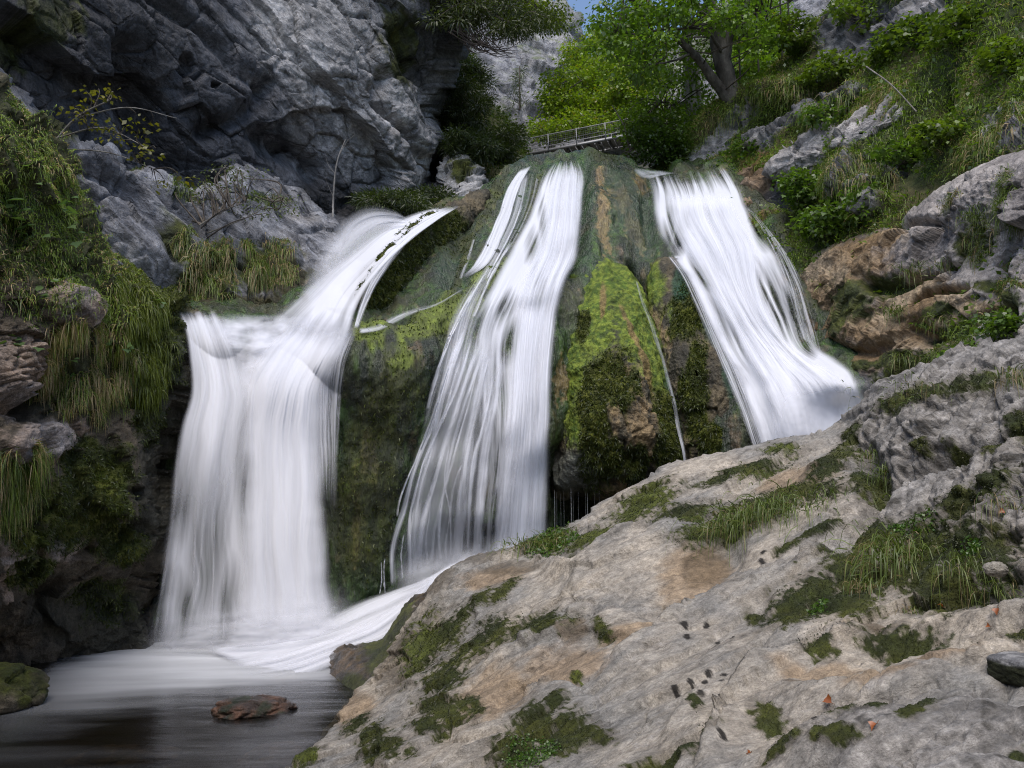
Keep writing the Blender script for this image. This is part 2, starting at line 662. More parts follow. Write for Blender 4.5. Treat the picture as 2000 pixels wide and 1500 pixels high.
class Geo:
    """collects shapes for ONE mesh"""
    def __init__(s):
        s.V, s.F, s.C, s.n = [], {}, [], 0

    def add(s, V, F, C=None):
        V = np.asarray(V, float)
        for f in (F if isinstance(F, list) else [F]):
            f = np.asarray(f)
            s.F.setdefault(f.shape[1], []).append(f + s.n)
        s.V.append(V)
        if C is None:
            C = np.full((len(V), 3), .5)
        C = np.asarray(C, float)
        if C.ndim == 1:
            C = np.repeat(C[None], len(V), 0)
        s.C.append(C)
        s.n += len(V)
        return s

    def box(s, c, sx, sy, sz, ex=(1, 0, 0), ey=(0, 1, 0), ez=(0, 0, 1)):
        c = np.asarray(c, float)
        ex, ey, ez = (np.asarray(e, float) for e in (ex, ey, ez))
        v = [c + ex * sx * a / 2 + ey * sy * b / 2 + ez * sz * g / 2 for a in (-1, 1) for b in (-1, 1) for g in (-1, 1)]
        f = [[0, 1, 3, 2], [4, 6, 7, 5], [0, 4, 5, 1], [2, 3, 7, 6], [0, 2, 6, 4], [1, 5, 7, 3]]
        return s.add(v, np.array(f))

    def tube(s, path, rad, ns=7, col=None):
        V, F = tube_geo(path, rad, ns)
        return s.add(V, F, col)

    def mesh(s, name, alpha=None):
        C = np.concatenate(s.C)
        if alpha is not None:
            C = np.concatenate([C, np.full((len(C), 1), alpha)], 1)
        return mesh_np(name, np.concatenate(s.V), [np.concatenate(f) for f in s.F.values()], C)

def mix(a, b, t):
    t = np.asarray(t)[..., None]
    return np.asarray(a, float) * (1 - t) + np.asarray(b, float) * t


def frame(d1, d2=(0, 1, 0)):
    a = np.asarray(d1, float)
    a /= np.linalg.norm(a)
    b = np.asarray(d2, float)
    b = b - a * (a @ b)
    b /= np.linalg.norm(b)
    return np.stack([a, b, np.cross(a, b)], 1)


F_CLIFF = frame((1, .25, -.95))
F_SLAB = frame((1, .35, .32))

MOSS_D, MOSS_B, MOSS_O = (.030, .040, .007), (.115, .165, .014), (.072, .080, .012)


def moss_col(P, s=0, bright=0.3):
    n = fbm(P * 2.2, 3, 40 + s)
    f = fbm(P * 14, 3, 44 + s)
    return mix(mix(MOSS_D, MOSS_O, sst(-.3, .35, n)), MOSS_B, sst(.05, .5, n * .6 + f * .5 + bright - .3)) * (1 + .6 * f)[..., None]


# ------------------------------------------------------------------ ground and far ground
def flat(name, x0, x1, y0, y1, z, nx, ny, col, mat, amp=.3):
    X, Y = np.meshgrid(np.linspace(x0, x1, nx), np.linspace(y0, y1, ny))
    G = np.stack([X, Y, np.full_like(X, z)], -1)
    G[..., 2] += fbm(G * .05, 3, 5) * amp
    C = np.clip(np.asarray(col) * (1 + .5 * fbm(G * .4, 3, 9))[..., None], .01, 1)
    me = mesh_np(name, G.reshape(-1, 3), grid_faces(ny, nx), np.concatenate([C, np.full(C.shape[:2] + (1,), .9)], -1).reshape(-1, 4))
    o = link(name, me, None, mat)
    o['kind'] = 'structure'
    return o


flat('ground', -500, 500, -300, 900, -2.2, 60, 60, (.10, .11, .06), M_FAR, 1.0)
# gorge walls carried on out of view, added to block low sky light
def gorge_sky_block():
    a = np.linspace(R(-200), R(20), 90)[None, :]
    t = np.linspace(0, 1, 40)[:, None]
    rad = 15 + 9 * t + 0 * a
    G = np.stack(np.broadcast_arrays(np.cos(a) * rad * 1.15, np.sin(a) * rad - 1.5, -2 + 19 * t ** .8 + 0 * a), -1)
    G = G + 1.6 * np.stack([fbm(G * .15, 4, 71), fbm(G * .15, 4, 72), fbm(G * .15, 4, 73)], -1)
    C = mix((.05, .07, .02), (.16, .155, .14), sst(-.2, .3, fbm(G * .3, 4, 74)))
    me = mesh_np('gorge_sky_block', G.reshape(-1, 3), grid_faces(40, 90), np.concatenate([C, np.full(C.shape[:2] + (1,), .9)], -1).reshape(-1, 4))
    link('gorge_sky_block', me, None, M_FAR)['kind'] = 'structure'


gorge_sky_block()
flat('riverbed', -14, 4, 2, 24, -.55, 120, 140, (.05, .04, .025), M_SLAB, .5)


# ------------------------------------------------------------------ the cliff
def cliff_disp(c):
    P, px, py = c['P'], c['px'], c['py']
    q = P @ F_CLIFF
    w = np.stack([fbm(P * .5, 3, 1), fbm(P * .5, 3, 2), fbm(P * .5, 3, 3)], -1)
    h1, e1 = facet((q + w * .5) * np.array([.18, .35, .42]), 11, .7)
    h2, e2 = facet((q + w * .2) * np.array([.5, .9, 1.15]), 12, .75)
    h3, e3 = facet((q + w * .25) * np.array([1.3, 2.4, 2.8]), 13, .8)
    wr = q * np.array([.55, 1.5, 1.5])
    sc_ = ridged(wr * 1.5, 4, 60, .55)
    h = .62 * h1 + .22 * h2 + .055 * h3 + .05 * sc_ + .05 * fbm(q * np.array([1.6, 4, 4]), 4, 66, .6)
    rough_zone = blobs(px, py, [(700, 190, 150, 260, -30), (620, 100, 130, 170, 0)])
    h = h + np.clip(rough_zone + .3, 0, 1) * .13 * ridged(q * np.array([.9, 2.2, 1.7]), 4, 70, .6)
    # the deep diagonal clefts of the face
    for line, wd, dp in (([(258, 90), (275, 190), (325, 300), (395, 345), (440, 420)], 34, .8),
                         ([(400, 250), (455, 232), (500, 200), (520, 160)], 18, .45),
                         ([(760, 150), (742, 200), (790, 260), (830, 300)], 12, .5),
                         ([(800, 60), (850, 160), (862, 230)], 22, .7),
                         ([(300, 0), (400, 60), (500, 170)], 14, .5),
                         
                         
                         ([(500, 260), (560, 300), (620, 340)], 20, .6)):
        dd = near(px + 14 * w[..., 0] * 2, py + 14 * w[..., 1] * 2, line)
        h = h - dp * np.exp(-(dd / wd) ** 2)
    h = h - .10 * np.exp(-(e2 / .06) ** 2) - .03 * np.exp(-(e3 / .1) ** 2)
    return h


def cliff_color(c):
    P, px, py = c['P'], c['px'], c['py']
    n = fbm(P * .35, 4, 21)
    f = fbm(P @ F_CLIFF * np.array([.9, 3, 3]), 4, 22, .6)
    col = mix((.125, .130, .150), (.27, .275, .305), sst(-.35, .4, n + .35 * f))
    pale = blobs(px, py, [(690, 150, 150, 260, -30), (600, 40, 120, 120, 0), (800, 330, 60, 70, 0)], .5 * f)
    col = mix(col, (.56, .55, .56), sst(-.2, .5, pale) * .9)  # lit facet of the face, its light put into the colour
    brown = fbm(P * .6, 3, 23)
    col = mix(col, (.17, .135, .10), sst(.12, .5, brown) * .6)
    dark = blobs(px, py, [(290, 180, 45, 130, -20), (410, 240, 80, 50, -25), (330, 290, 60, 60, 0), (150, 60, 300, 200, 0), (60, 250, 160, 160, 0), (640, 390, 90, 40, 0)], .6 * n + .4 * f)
    col = mix(col, (.045, .043, .045), sst(-.1, .5, dark) * .75)  # shade of the clefts and overhang painted into the colour
    moss = blobs(px, py, [(90, 40, 90, 80, 0), (800, 70, 50, 110, -25), (790, 120, 40, 70, -20), (60, 60, 60, 130, 20)], .9 * f + .2 * n)
    mm = sst(.15, .5, moss)
    col = mix(col, moss_col(P, 1, .15), mm)
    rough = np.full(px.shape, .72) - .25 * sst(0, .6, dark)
    return .66 * col * (1 + .35 * f)[..., None], rough, dict(moss=mm)


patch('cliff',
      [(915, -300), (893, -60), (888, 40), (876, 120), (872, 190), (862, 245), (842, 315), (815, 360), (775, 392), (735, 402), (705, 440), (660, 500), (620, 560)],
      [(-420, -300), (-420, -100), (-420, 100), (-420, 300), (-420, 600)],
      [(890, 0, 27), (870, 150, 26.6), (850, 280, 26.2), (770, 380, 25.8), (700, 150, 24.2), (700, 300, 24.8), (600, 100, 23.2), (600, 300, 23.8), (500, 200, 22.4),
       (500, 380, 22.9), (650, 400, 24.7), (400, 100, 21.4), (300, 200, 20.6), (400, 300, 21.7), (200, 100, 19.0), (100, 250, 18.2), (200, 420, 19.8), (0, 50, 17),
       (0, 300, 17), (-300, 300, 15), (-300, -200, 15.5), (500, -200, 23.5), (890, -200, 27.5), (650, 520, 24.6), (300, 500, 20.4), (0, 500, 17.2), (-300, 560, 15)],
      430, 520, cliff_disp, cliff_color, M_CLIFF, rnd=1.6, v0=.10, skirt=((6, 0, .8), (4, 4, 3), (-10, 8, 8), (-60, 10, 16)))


def ramp_disp(c):
    P, px, py = c['P'], c['px'], c['py']
    q = P @ F_CLIFF
    w = np.stack([fbm(P * .7, 3, 4), fbm(P * .7, 3, 5), fbm(P * .7, 3, 6)], -1)
    h1, e1 = facet((q + w * .8) * np.array([.28, .6, .9]), 31, .7)
    h2, e2 = facet((q + w * .3) * np.array([.8, 1.6, 2.3]), 32, .8)
    h = .24 * h1 + .15 * h2 + .15 * ridged(q * np.array([.35, 2.2, 2.2]), 5, 33, .58) + .05 * fbm(q * np.array([2, 6, 6]), 3, 34)
    for line, wd, dp in (([(150, 310), (220, 350), (300, 420), (350, 490)], 16, .55), ([(250, 300), (330, 400), (420, 490)], 12, .5),
                         ([(480, 300), (560, 330), (600, 400)], 14, .4), ([(200, 470), (300, 520), (380, 560)], 24, .7)):
        h = h - dp * np.exp(-(near(px + 20 * w[..., 0], py + 20 * w[..., 1], line) / wd) ** 2)
    return h - .12 * np.exp(-(e1 / .06) ** 2)


def ramp_color(c):
    P, px, py = c['P'], c['px'], c['py']
    f = fbm(P @ F_CLIFF * np.array([.8, 3.5, 3.5]), 4, 36, .6)
    n = fbm(P * .6, 3, 37)
    col = mix((.15, .155, .175), (.30, .305, .33), sst(-.4, .4, n + .6 * f))
    col = mix(col, (.33, .30, .27), sst(.1, .5, fbm(P * .9, 3, 38)) * .5)
    moss = blobs(px, py, [(410, 540, 60, 80, 20), (520, 530, 80, 60, 0), (340, 470, 30, 70, -30), (120, 240, 70, 60, 20), (470, 600, 140, 30, 0), (580, 560, 70, 40, 0)], .6 * f + .3 * n)
    mm = sst(0, .4, moss)
    col = mix(col, moss_col(P, 2, .2) * .8, mm)
    brown = blobs(px, py, [(450, 600, 160, 40, 0), (560, 550, 60, 60, 0)], .5 * f)
    col = mix(col, (.07, .055, .035), sst(0, .5, brown) * .6)
    return col * (1 + .4 * f)[..., None], np.full(px.shape, .7), dict(moss=mm)


patch('rock_ledge',
      [(-120, 60), (-20, 130), (60, 200), (130, 265), (200, 290), (262, 315), (330, 362), (385, 376), (430, 350), (480, 318), (530, 326), (575, 352), (612, 388), (640, 430), (652, 470), (690, 520)],
      [(-120, 700), (100, 700), (250, 700), (350, 700), (450, 690), (600, 680), (720, 640)],
      [(0, 160, 16.8), (100, 300, 17.2), (250, 400, 18.4), (400, 450, 20), (550, 430, 22.2), (470, 320, 21.7), (620, 470, 22.4), (330, 560, 17.9), (500, 560, 19.8), (600, 540, 21.2),
       (230, 520, 16.9), (700, 600, 21.5), (400, 690, 18.4), (100, 600, 16.5), (-100, 300, 16)],
      420, 240, ramp_disp, ramp_color, M_CLIFF, rnd=.5, v0=.08, skirt=((0, 3, .25), (0, 12, 1), (0, 40, 3), (0, 80, 6)))


# ------------------------------------------------------------------ the tufa wall behind the falls
BODY = [(350, 615, 17.3), (450, 650, 17.0), (560, 680, 16.9), (680, 648, 17.0), (560, 600, 19.2), (640, 636, 18.1), (450, 600, 18.9), (300, 560, 18.5),
        (350, 760, 17.4), (500, 800, 17.4), (620, 800, 17.1), (330, 1000, 17.1), (500, 1000, 17.1), (630, 1000, 16.9), (330, 1260, 16.8), (500, 1260, 16.8), (650, 1200, 16.8), (400, 700, 17.3), (560, 740, 17.3),
        (880, 405, 24), (800, 450, 23), (700, 520, 21.6), (620, 580, 20), (800, 520, 20.9), (860, 450, 22.6), (760, 610, 19.2), (720, 640, 17.9),
        (760, 660, 17.4), (850, 605, 18.5), (900, 565, 19.2), (950, 545, 19.7), (750, 800, 16.9), (720, 950, 16.8), (720, 1100, 17), (740, 1180, 17.2),
        (940, 376, 24.4), (1000, 330, 25), (1080, 318, 25.2), (1130, 400, 23.8), (1050, 450, 23), (1000, 520, 21), (960, 600, 19.3), (1080, 600, 20.2), (1000, 700, 18.7),
        (900, 700, 18), (850, 850, 17.6), (1000, 850, 18.2), (800, 1000, 17.5), (900, 1000, 17.9), (1000, 1000, 18.5), (800, 1120, 18), (900, 1090, 18.6), (1000, 1080, 19),
        (1070, 850, 19.0), (1090, 1040, 20.5), (1150, 1000, 22.5), (1200, 1030, 22.5), (1150, 312, 25), (1200, 400, 23.8), (1180, 500, 22.6), (1230, 330, 25.2),
        (1200, 600, 21.8), (1200, 800, 21), (1200, 930, 22), (1300, 340, 25), (1450, 345, 24.6), (1300, 480, 23), (1450, 480, 22.3), (1520, 485, 21.6), (1350, 560, 21.6),
        (1480, 620, 20), (1570, 600, 19.6), (1400, 700, 20), (1550, 720, 18.8), (1450, 850, 18.7), (1520, 860, 18.4), (1640, 740, 17.5), (1690, 780, 17.2), (1600, 830, 17.4),
        (1720, 850, 17.0), (1350, 950, 20), (1620, 650, 19)]
body_d = rbf(BODY)


def tufa_disp(c):
    P, px, py = c['P'], c['px'], c['py']
    z = P * np.array([1, 1, .28])
    curtains = ridged(P * np.array([1.1, 1.1, .16]), 4, 80, .5)
    lump = fbm(P * np.array([1.6, 1.6, .9]), 4, 81)
    knob = ridged(P * np.array([3.6, 3.6, 2.2]), 3, 83)
    h = .20 * curtains + .24 * lump + .05 * knob + .03 * fbm(P * 9, 3, 84, .6)
    for line, wd, dp in (([(1235, 530), (1262, 600), (1295, 700), (1330, 850)], 16, .5), ([(1140, 330), (1135, 450), (1120, 530)], 14, .35),
                         ([(930, 385), (900, 470), (870, 560)], 14, .3), ([(1300, 330), (1260, 370), (1268, 470)], 14, .3)):
        h = h - dp * np.exp(-(near(px, py, line) / wd) ** 2)
    return h


def tufa_color(c):
    P, px, py = c['P'], c['px'], c['py']
    n = fbm(P * np.array([1.1, 1.1, .35]), 4, 86)
    f = fbm(P * np.array([5, 5, 1.0]), 5, 87, .65)
    g = fbm(P * 7, 3, 88)
    col = mix((.016, .026, .012), (.080, .086, .036), sst(-.35, .45, n + .6 * f))
    col = mix(col, (.20, .14, .08), sst(.18, .5, fbm(P * np.array([2.4, 2.4, .8]), 3, 89) + .3 * g) * .8)
    green = fbm(P * np.array([.9, .9, .3]), 3, 90)
    col = mix(col, mix((.018, .058, .012), (.060, .125, .020), sst(-.3, .3, f)), sst(-.25, .3, green + .5 * f) * .8)
    # tan bare tufa between the two big falls, and the algae curtain beside it
    tan = blobs(px, py, [(1178, 440, 17, 90, -4), (1212, 400, 24, 46, -20), (1250, 365, 20, 22, 0), (1170, 350, 14, 26, 0), (1240, 455, 24, 60, -25), (695, 1030, 10, 120, 3), (720, 890, 20, 60, 0), (1090, 740, 18, 60, 0)], 1.0 * f + .7 * g)
    col = mix(col, (.33, .215, .095), sst(.2, .5, tan) * .65)
    alg = blobs(px, py, [(1142, 420, 22, 150, 2), (1230, 420, 30, 130, -20), (640, 760, 20, 120, 0), (900, 480, 40, 120, 25), (1010, 390, 40, 100, 18), (1265, 450, 30, 90, -5)], .5 * n)
    col = mix(col, (.022, .055, .027), sst(-.05, .4, alg) * .65)
    moss = blobs(px, py, [(730, 900, 60, 220, 4), (780, 760, 60, 90, 20), (700, 1000, 50, 160, 0), (850, 636, 125, 34, -28), (960, 545, 75, 28, -38), (900, 600, 60, 18, -30), (870, 450, 60, 70, -30), (905, 520, 14, 90, 20),
                          (960, 400, 14, 90, 28), (1180, 310, 40, 16, 10), (1590, 560, 26, 90, -20), (1545, 470, 24, 60, -30), (720, 660, 40, 30, 0), (1040, 400, 12, 60, 18), (1300, 560, 26, 60, 0)], .55 * f + .45 * n)
    mm = sst(.0, .45, moss)
    hot = blobs(px, py, [(850, 632, 130, 30, -28), (958, 545, 75, 24, -38), (900, 615, 80, 24, -32), (720, 660, 50, 32, 0), (800, 690, 60, 24, -40)], .5 * f + .2 * g)
    col = mix(col, mix(moss_col(P, 3, .12), (.165, .215, .018), sst(-.05, .4, hot) * .9), mm * .85)
    wet = sst(-.4, .3, n)
    rough = .19 + .40 * mm + .10 * wet
    return col * (1 + .35 * g + .45 * f)[..., None], rough, dict(moss=mm)


patch('tufa_wall',
      [(150, 560), (250, 572), (345, 605), (400, 598), (540, 596), (600, 548), (680, 492), (780, 440), (880, 400), (940, 374), (1000, 330), (1060, 312), (1110, 308), (1150, 304), (1205, 312), (1250, 330),
       (1330, 326), (1430, 325), (1470, 372), (1530, 430), (1590, 520), (1620, 600), (1660, 680), (1710, 735), (1800, 770)],
      [(150, 1360), (250, 1350), (400, 1345), (660, 1330), (760, 1260), (900, 1190), (1080, 1150), (1200, 1110), (1350, 1050), (1500, 980), (1700, 930), (1850, 900)],
      BODY, 560, 380, tufa_disp, tufa_color, M_TUFA, rnd=.7, v0=.07, skirt=((0, 2, .5), (0, 5, 1.6), (0, 12, 4), (0, 30, 9)))


# ------------------------------------------------------------------ moss mounds: things
def mound_disp(c):
    P = c['P']
    lump = fbm(P * np.array([1.3, 1.3, .8]), 3, 100)
    cur = ridged(P * np.array([1.6, 1.6, .35]), 3, 101)
    knob = fbm(P * 4.2, 4, 102, .6)
    rg = np.clip(blobs(c['px'], c['py'], [(1215, 840, 90, 120, 0), (1400, 850, 90, 90, 0)]) + .5, 0, 1)
    h, e = facet(P * np.array([2.2, 2.2, 1.8]), 104, .9)
    return .18 * lump + .14 * cur + .10 * knob + rg * (.12 * h - .05 * np.exp(-(e / .12) ** 2)) + .035 * fbm(P * 14, 3, 103)


def mound_color(c):
    P, px, py = c['P'], c['px'], c['py']
    f = fbm(P * np.array([4, 4, 1.0]), 5, 105, .62)
    g = fbm(P * 8, 3, 106)
    n = fbm(P * 1.2, 3, 107)
    col = mix((.055, .05, .036), (.17, .135, .08), sst(-.3, .4, f + .5 * n))
    bare = blobs(px, py, [(1225, 745, 40, 60, -20), (1250, 850, 40, 90, 0), (1200, 790, 20, 70, 0), (1260, 720, 40, 40, -30), (1290, 640, 20, 90, -25), (1240, 950, 90, 40, 0)], .8 * f + .3 * g)
    col = mix(col, (.30, .215, .115), sst(.15, .6, bare))
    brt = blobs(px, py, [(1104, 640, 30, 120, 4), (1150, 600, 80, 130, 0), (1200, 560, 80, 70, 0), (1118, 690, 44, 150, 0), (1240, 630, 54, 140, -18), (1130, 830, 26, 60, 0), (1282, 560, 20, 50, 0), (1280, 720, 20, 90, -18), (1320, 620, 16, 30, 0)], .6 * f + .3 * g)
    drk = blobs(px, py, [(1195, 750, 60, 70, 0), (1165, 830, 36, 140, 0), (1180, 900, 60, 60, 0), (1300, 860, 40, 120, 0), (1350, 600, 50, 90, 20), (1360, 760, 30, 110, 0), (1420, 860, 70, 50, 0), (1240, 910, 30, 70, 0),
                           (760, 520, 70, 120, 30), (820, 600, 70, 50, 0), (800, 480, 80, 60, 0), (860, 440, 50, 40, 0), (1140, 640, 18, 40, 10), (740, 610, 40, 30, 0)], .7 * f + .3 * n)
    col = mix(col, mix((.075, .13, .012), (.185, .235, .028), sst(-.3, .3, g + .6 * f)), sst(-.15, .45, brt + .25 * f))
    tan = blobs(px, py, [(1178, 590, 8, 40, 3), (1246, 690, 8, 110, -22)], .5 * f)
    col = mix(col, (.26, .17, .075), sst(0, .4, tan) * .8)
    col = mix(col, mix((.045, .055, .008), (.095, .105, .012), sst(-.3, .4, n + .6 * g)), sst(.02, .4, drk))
    alg = blobs(px, py, [(1092, 610, 16, 80, 8), (1094, 720, 10, 80, 0), (1315, 800, 14, 100, -14), (1440, 780, 24, 110, -18), (1400, 640, 30, 60, -20), (1330, 560, 20, 40, 0)], .3 * f)
    col = mix(col, (.02, .085, .048), sst(-.05, .35, alg) * .75)
    gry = blobs(px, py, [(1120, 920, 40, 50, 0), (1150, 930, 26, 30, 0)], .5 * f)
    col = mix(col, (.19, .20, .17), sst(0, .4, gry) * .8)
    mm = sst(.08, .4, drk)
    return col * (1 + .4 * g)[..., None], .6 + .25 * mm - .3 * sst(0, .3, alg), dict(moss=mm)


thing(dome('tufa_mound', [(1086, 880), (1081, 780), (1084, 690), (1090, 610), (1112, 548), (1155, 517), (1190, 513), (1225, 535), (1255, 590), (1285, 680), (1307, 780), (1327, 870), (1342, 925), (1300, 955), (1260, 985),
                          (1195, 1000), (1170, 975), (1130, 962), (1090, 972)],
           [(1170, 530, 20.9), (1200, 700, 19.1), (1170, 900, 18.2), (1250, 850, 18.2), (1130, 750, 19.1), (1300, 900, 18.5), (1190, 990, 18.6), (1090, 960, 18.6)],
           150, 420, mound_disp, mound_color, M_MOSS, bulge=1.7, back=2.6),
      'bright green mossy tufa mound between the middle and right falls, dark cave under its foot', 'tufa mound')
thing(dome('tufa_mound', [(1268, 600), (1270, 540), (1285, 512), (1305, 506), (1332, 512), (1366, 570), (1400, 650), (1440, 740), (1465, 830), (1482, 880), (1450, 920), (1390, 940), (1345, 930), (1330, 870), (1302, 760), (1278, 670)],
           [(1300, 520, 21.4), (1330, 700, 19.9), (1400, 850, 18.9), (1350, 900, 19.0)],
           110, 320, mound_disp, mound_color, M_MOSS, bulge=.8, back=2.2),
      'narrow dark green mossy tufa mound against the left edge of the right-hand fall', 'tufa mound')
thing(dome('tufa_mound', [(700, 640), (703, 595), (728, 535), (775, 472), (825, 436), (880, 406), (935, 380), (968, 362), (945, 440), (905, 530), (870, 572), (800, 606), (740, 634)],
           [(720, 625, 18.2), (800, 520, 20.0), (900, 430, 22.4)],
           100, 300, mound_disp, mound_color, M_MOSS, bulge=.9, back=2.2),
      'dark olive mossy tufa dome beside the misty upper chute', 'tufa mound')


# ------------------------------------------------------------------ left bank
def bank_disp(c):
    P, px, py = c['P'], c['px'], c['py']
    w = fbm(P * .8, 3, 120)
    h1, e1 = facet(P * np.array([.55, .55, .7]) + w[..., None] * .3, 121, .8)
    h1 = h1 * .55
    h2, e2 = facet(P * np.array([1.8, 1.8, 2.0]) + w[..., None] * .4, 122, .9)
    h = .5 * h1 + .20 * h2 + .25 * w + .08 * ridged(P * 4, 4, 123, .6) + .04 * fbm(P * 12, 3, 124, .6)
    h = h - .9 * np.exp(-(near(px, py, [(120, 1190), (170, 1180), (270, 1180)]) / 45) ** 2) * .5 - .5 * np.exp(-(near(px, py, [(0, 790), (60, 800), (130, 740)]) / 16) ** 2)
    pit = np.clip(blobs(px, py, [(30, 730, 70, 110, 0)]) * 2, 0, 1)
    h3, e3 = facet(P * 5.5, 126, 1)
    h = h + pit * (.12 * h3 - .10 * np.exp(-(e3 / .1) ** 2))
    return h + .35 * np.clip(blobs(px, py, [(60, 870, 110, 50, -10)]) * 2, 0, 1) + .4 * np.clip(blobs(px, py, [(120, 610, 70, 40, 20), (30, 720, 70, 100, 0)]) * 2, 0, 1)


def bank_color(c):
    P, px, py = c['P'], c['px'], c['py']
    n = fbm(P * .9, 4, 130)
    f = fbm(P * 4, 4, 131, .6)
    g = fbm(P * 10, 3, 132)
    col = mix((.06, .05, .036), (.16, .125, .085), sst(-.35, .4, n + .6 * f))
    pale = blobs(px, py, [(70, 865, 120, 46, -12), (120, 605, 90, 40, 22), (30, 730, 70, 100, 0), (150, 850, 50, 40, 0), (130, 1070, 40, 40, 0), (10, 1100, 30, 80, 0)], .5 * f)
    col = mix(col, mix((.29, .225, .18), (.25, .235, .235), sst(-.2, .2, n)), sst(.0, .35, pale))
    soil = blobs(px, py, [(60, 300, 160, 200, 40), (120, 480, 200, 120, 30), (180, 720, 140, 110, 0), (260, 640, 90, 110, 0), (30, 940, 60, 60, 0)], .3 * n)
    col = mix(col, (.045, .05, .016), sst(-.1, .3, soil) * (1 - sst(.0, .35, pale)) * .9)
    moss = blobs(px, py, [(190, 930, 80, 110, 0), (150, 1000, 140, 90, 0), (40, 1040, 60, 60, 0), (240, 1060, 60, 70, -20), (290, 640, 60, 130, 0), (300, 820, 40, 60, 0), (220, 1180, 80, 60, 0), (60, 1120, 60, 60, 0), (340, 700, 24, 80, 0)], .7 * f + .4 * n)
    mm = sst(.05, .4, moss)
    hot = blobs(px, py, [(270, 600, 50, 90, 0), (45, 1065, 30, 36, 0), (250, 1085, 36, 30, -20), (210, 950, 40, 60, 0)], .4 * g)
    col = mix(col, moss_col(P, 5, .12) * (1 + .8 * sst(0, .5, hot))[..., None], mm)
    wet = blobs(px, py, [(310, 950, 60, 160, 0), (350, 760, 30, 120, 0), (200, 1220, 160, 80, 0)], .4 * f)
    col = mix(col, (.030, .034, .026), sst(-.1, .4, wet) * .7)
    rough = .8 - .35 * sst(-.1, .4, wet)
    return 1.25 * col * (1 + .4 * g)[..., None], rough, dict(moss=mm, grass=sst(-.05, .25, soil), hang=sst(.05, .4, blobs(px, py, [(275, 650, 55, 120, 0)])))


patch('left_bank',
      [(-120, 20), (-60, 110), (0, 165), (60, 228), (110, 300), (160, 390), (200, 470), (260, 545), (330, 600), (360, 645), (373, 740), (342, 830), (332, 900), (325, 1000), (302, 1150), (290, 1260), (285, 1330)],
      [(-420, 0), (-420, 300), (-420, 600), (-420, 900), (-420, 1150), (-420, 1420)],
      [(0, 165, 14.2), (110, 300, 15), (200, 470, 15.6), (330, 600, 16.4), (372, 740, 16.4), (335, 900, 16.1), (300, 1150, 15.8), (285, 1275, 15.7), (0, 300, 13.2), (0, 600, 12.8), (150, 600, 14.2),
       (100, 800, 13.6), (250, 750, 15.1), (0, 900, 12.2), (150, 950, 13.8), (250, 1000, 15), (0, 1150, 12.8), (150, 1150, 14.6), (100, 1290, 14.8), (200, 1285, 15.6), (0, 1290, 14.2), (-250, 600, 10.5),
       (-250, 1200, 11), (60, 870, 12.8), (-400, 300, 10), (150, 1360, 15.2), (-250, 1400, 12)],
      520, 230, bank_disp, bank_color, M_MOSS, rnd=.6, v0=.08, skirt=((3, 0, .3), (4, 2, 1), (0, 4, 2.4), (-10, 4, 4)))


# ------------------------------------------------------------------ right side: grassy slope, ochre rock
def slope_disp(c):
    P, px, py = c['P'], c['px'], c['py']
    n = fbm(P * .35, 4, 140)
    h1, e = facet(P @ frame((1, .3, .5)) * np.array([.3, .7, .9]), 141, .8)
    h2, e2 = facet(P @ frame((1, .3, .5)) * np.array([.9, 2, 2.6]), 142, .9)
    rk = np.clip(blobs(px, py, ROCKS_E) * 2.5 + .4, 0, 1)
    h = .6 * n + rk * (.55 * h1 + .25 * h2 + .10 * ridged(P * 3, 4, 143)) + .08 * fbm(P * 5, 3, 144)
    h = h - .8 * np.exp(-(near(px, py, [(1500, 240), (1580, 200), (1640, 180)]) / 14) ** 2) - .9 * np.exp(-(near(px, py, [(1720, 330), (1800, 270), (1850, 180)]) / 18) ** 2)
    h = h - 1.0 * np.exp(-(near(px, py, [(1490, 390), (1540, 385)]) / 14) ** 2)
    return h + .5 * np.exp(-(near(px, py, [(1320, 300), (1400, 235), (1470, 190), (1560, 180)]) / 20) ** 2)


ROCKS_E = [(1600, 210, 110, 32, -22), (1500, 260, 70, 30, -35), (1410, 265, 130, 16, -40), (1700, 60, 130, 60, -10), (1970, 250, 60, 50, -20), (1640, 110, 60, 30, -20), (1720, 330, 120, 30, -30), (1700, 405, 40, 18, -30),
           (1480, 370, 60, 50, 0), (1780, 20, 90, 40, -10), (1380, 305, 60, 14, -30)]


def slope_color(c):
    P, px, py = c['P'], c['px'], c['py']
    n = fbm(P * .6, 4, 150)
    f = fbm(P * 3.2, 4, 151, .6)
    col = mix((.045, .060, .014), (.11, .095, .036), sst(-.2, .4, n + .4 * f))
    rk = sst(0, .3, blobs(px, py, ROCKS_E, .35 * f))
    col = mix(col, mix((.15, .145, .15), (.33, .315, .31), sst(-.3, .4, f + .5 * n)), rk)
    och = blobs(px, py, [(1480, 340, 50, 60, 20), (1470, 400, 30, 50, 0)], .4 * f)
    col = mix(col, (.20, .115, .04), sst(0, .4, och) * .7)
    dk = blobs(px, py, [(1570, 230, 110, 20, -25), (1700, 60, 110, 60, 0), (1510, 385, 40, 20, 0)], .3 * f)
    col = mix(col, (.09, .09, .10), sst(0, .3, dk) * .7)
    return col * (1 + .4 * f)[..., None], np.full(px.shape, .8), dict(grass=1 - rk, moss=(1 - rk))


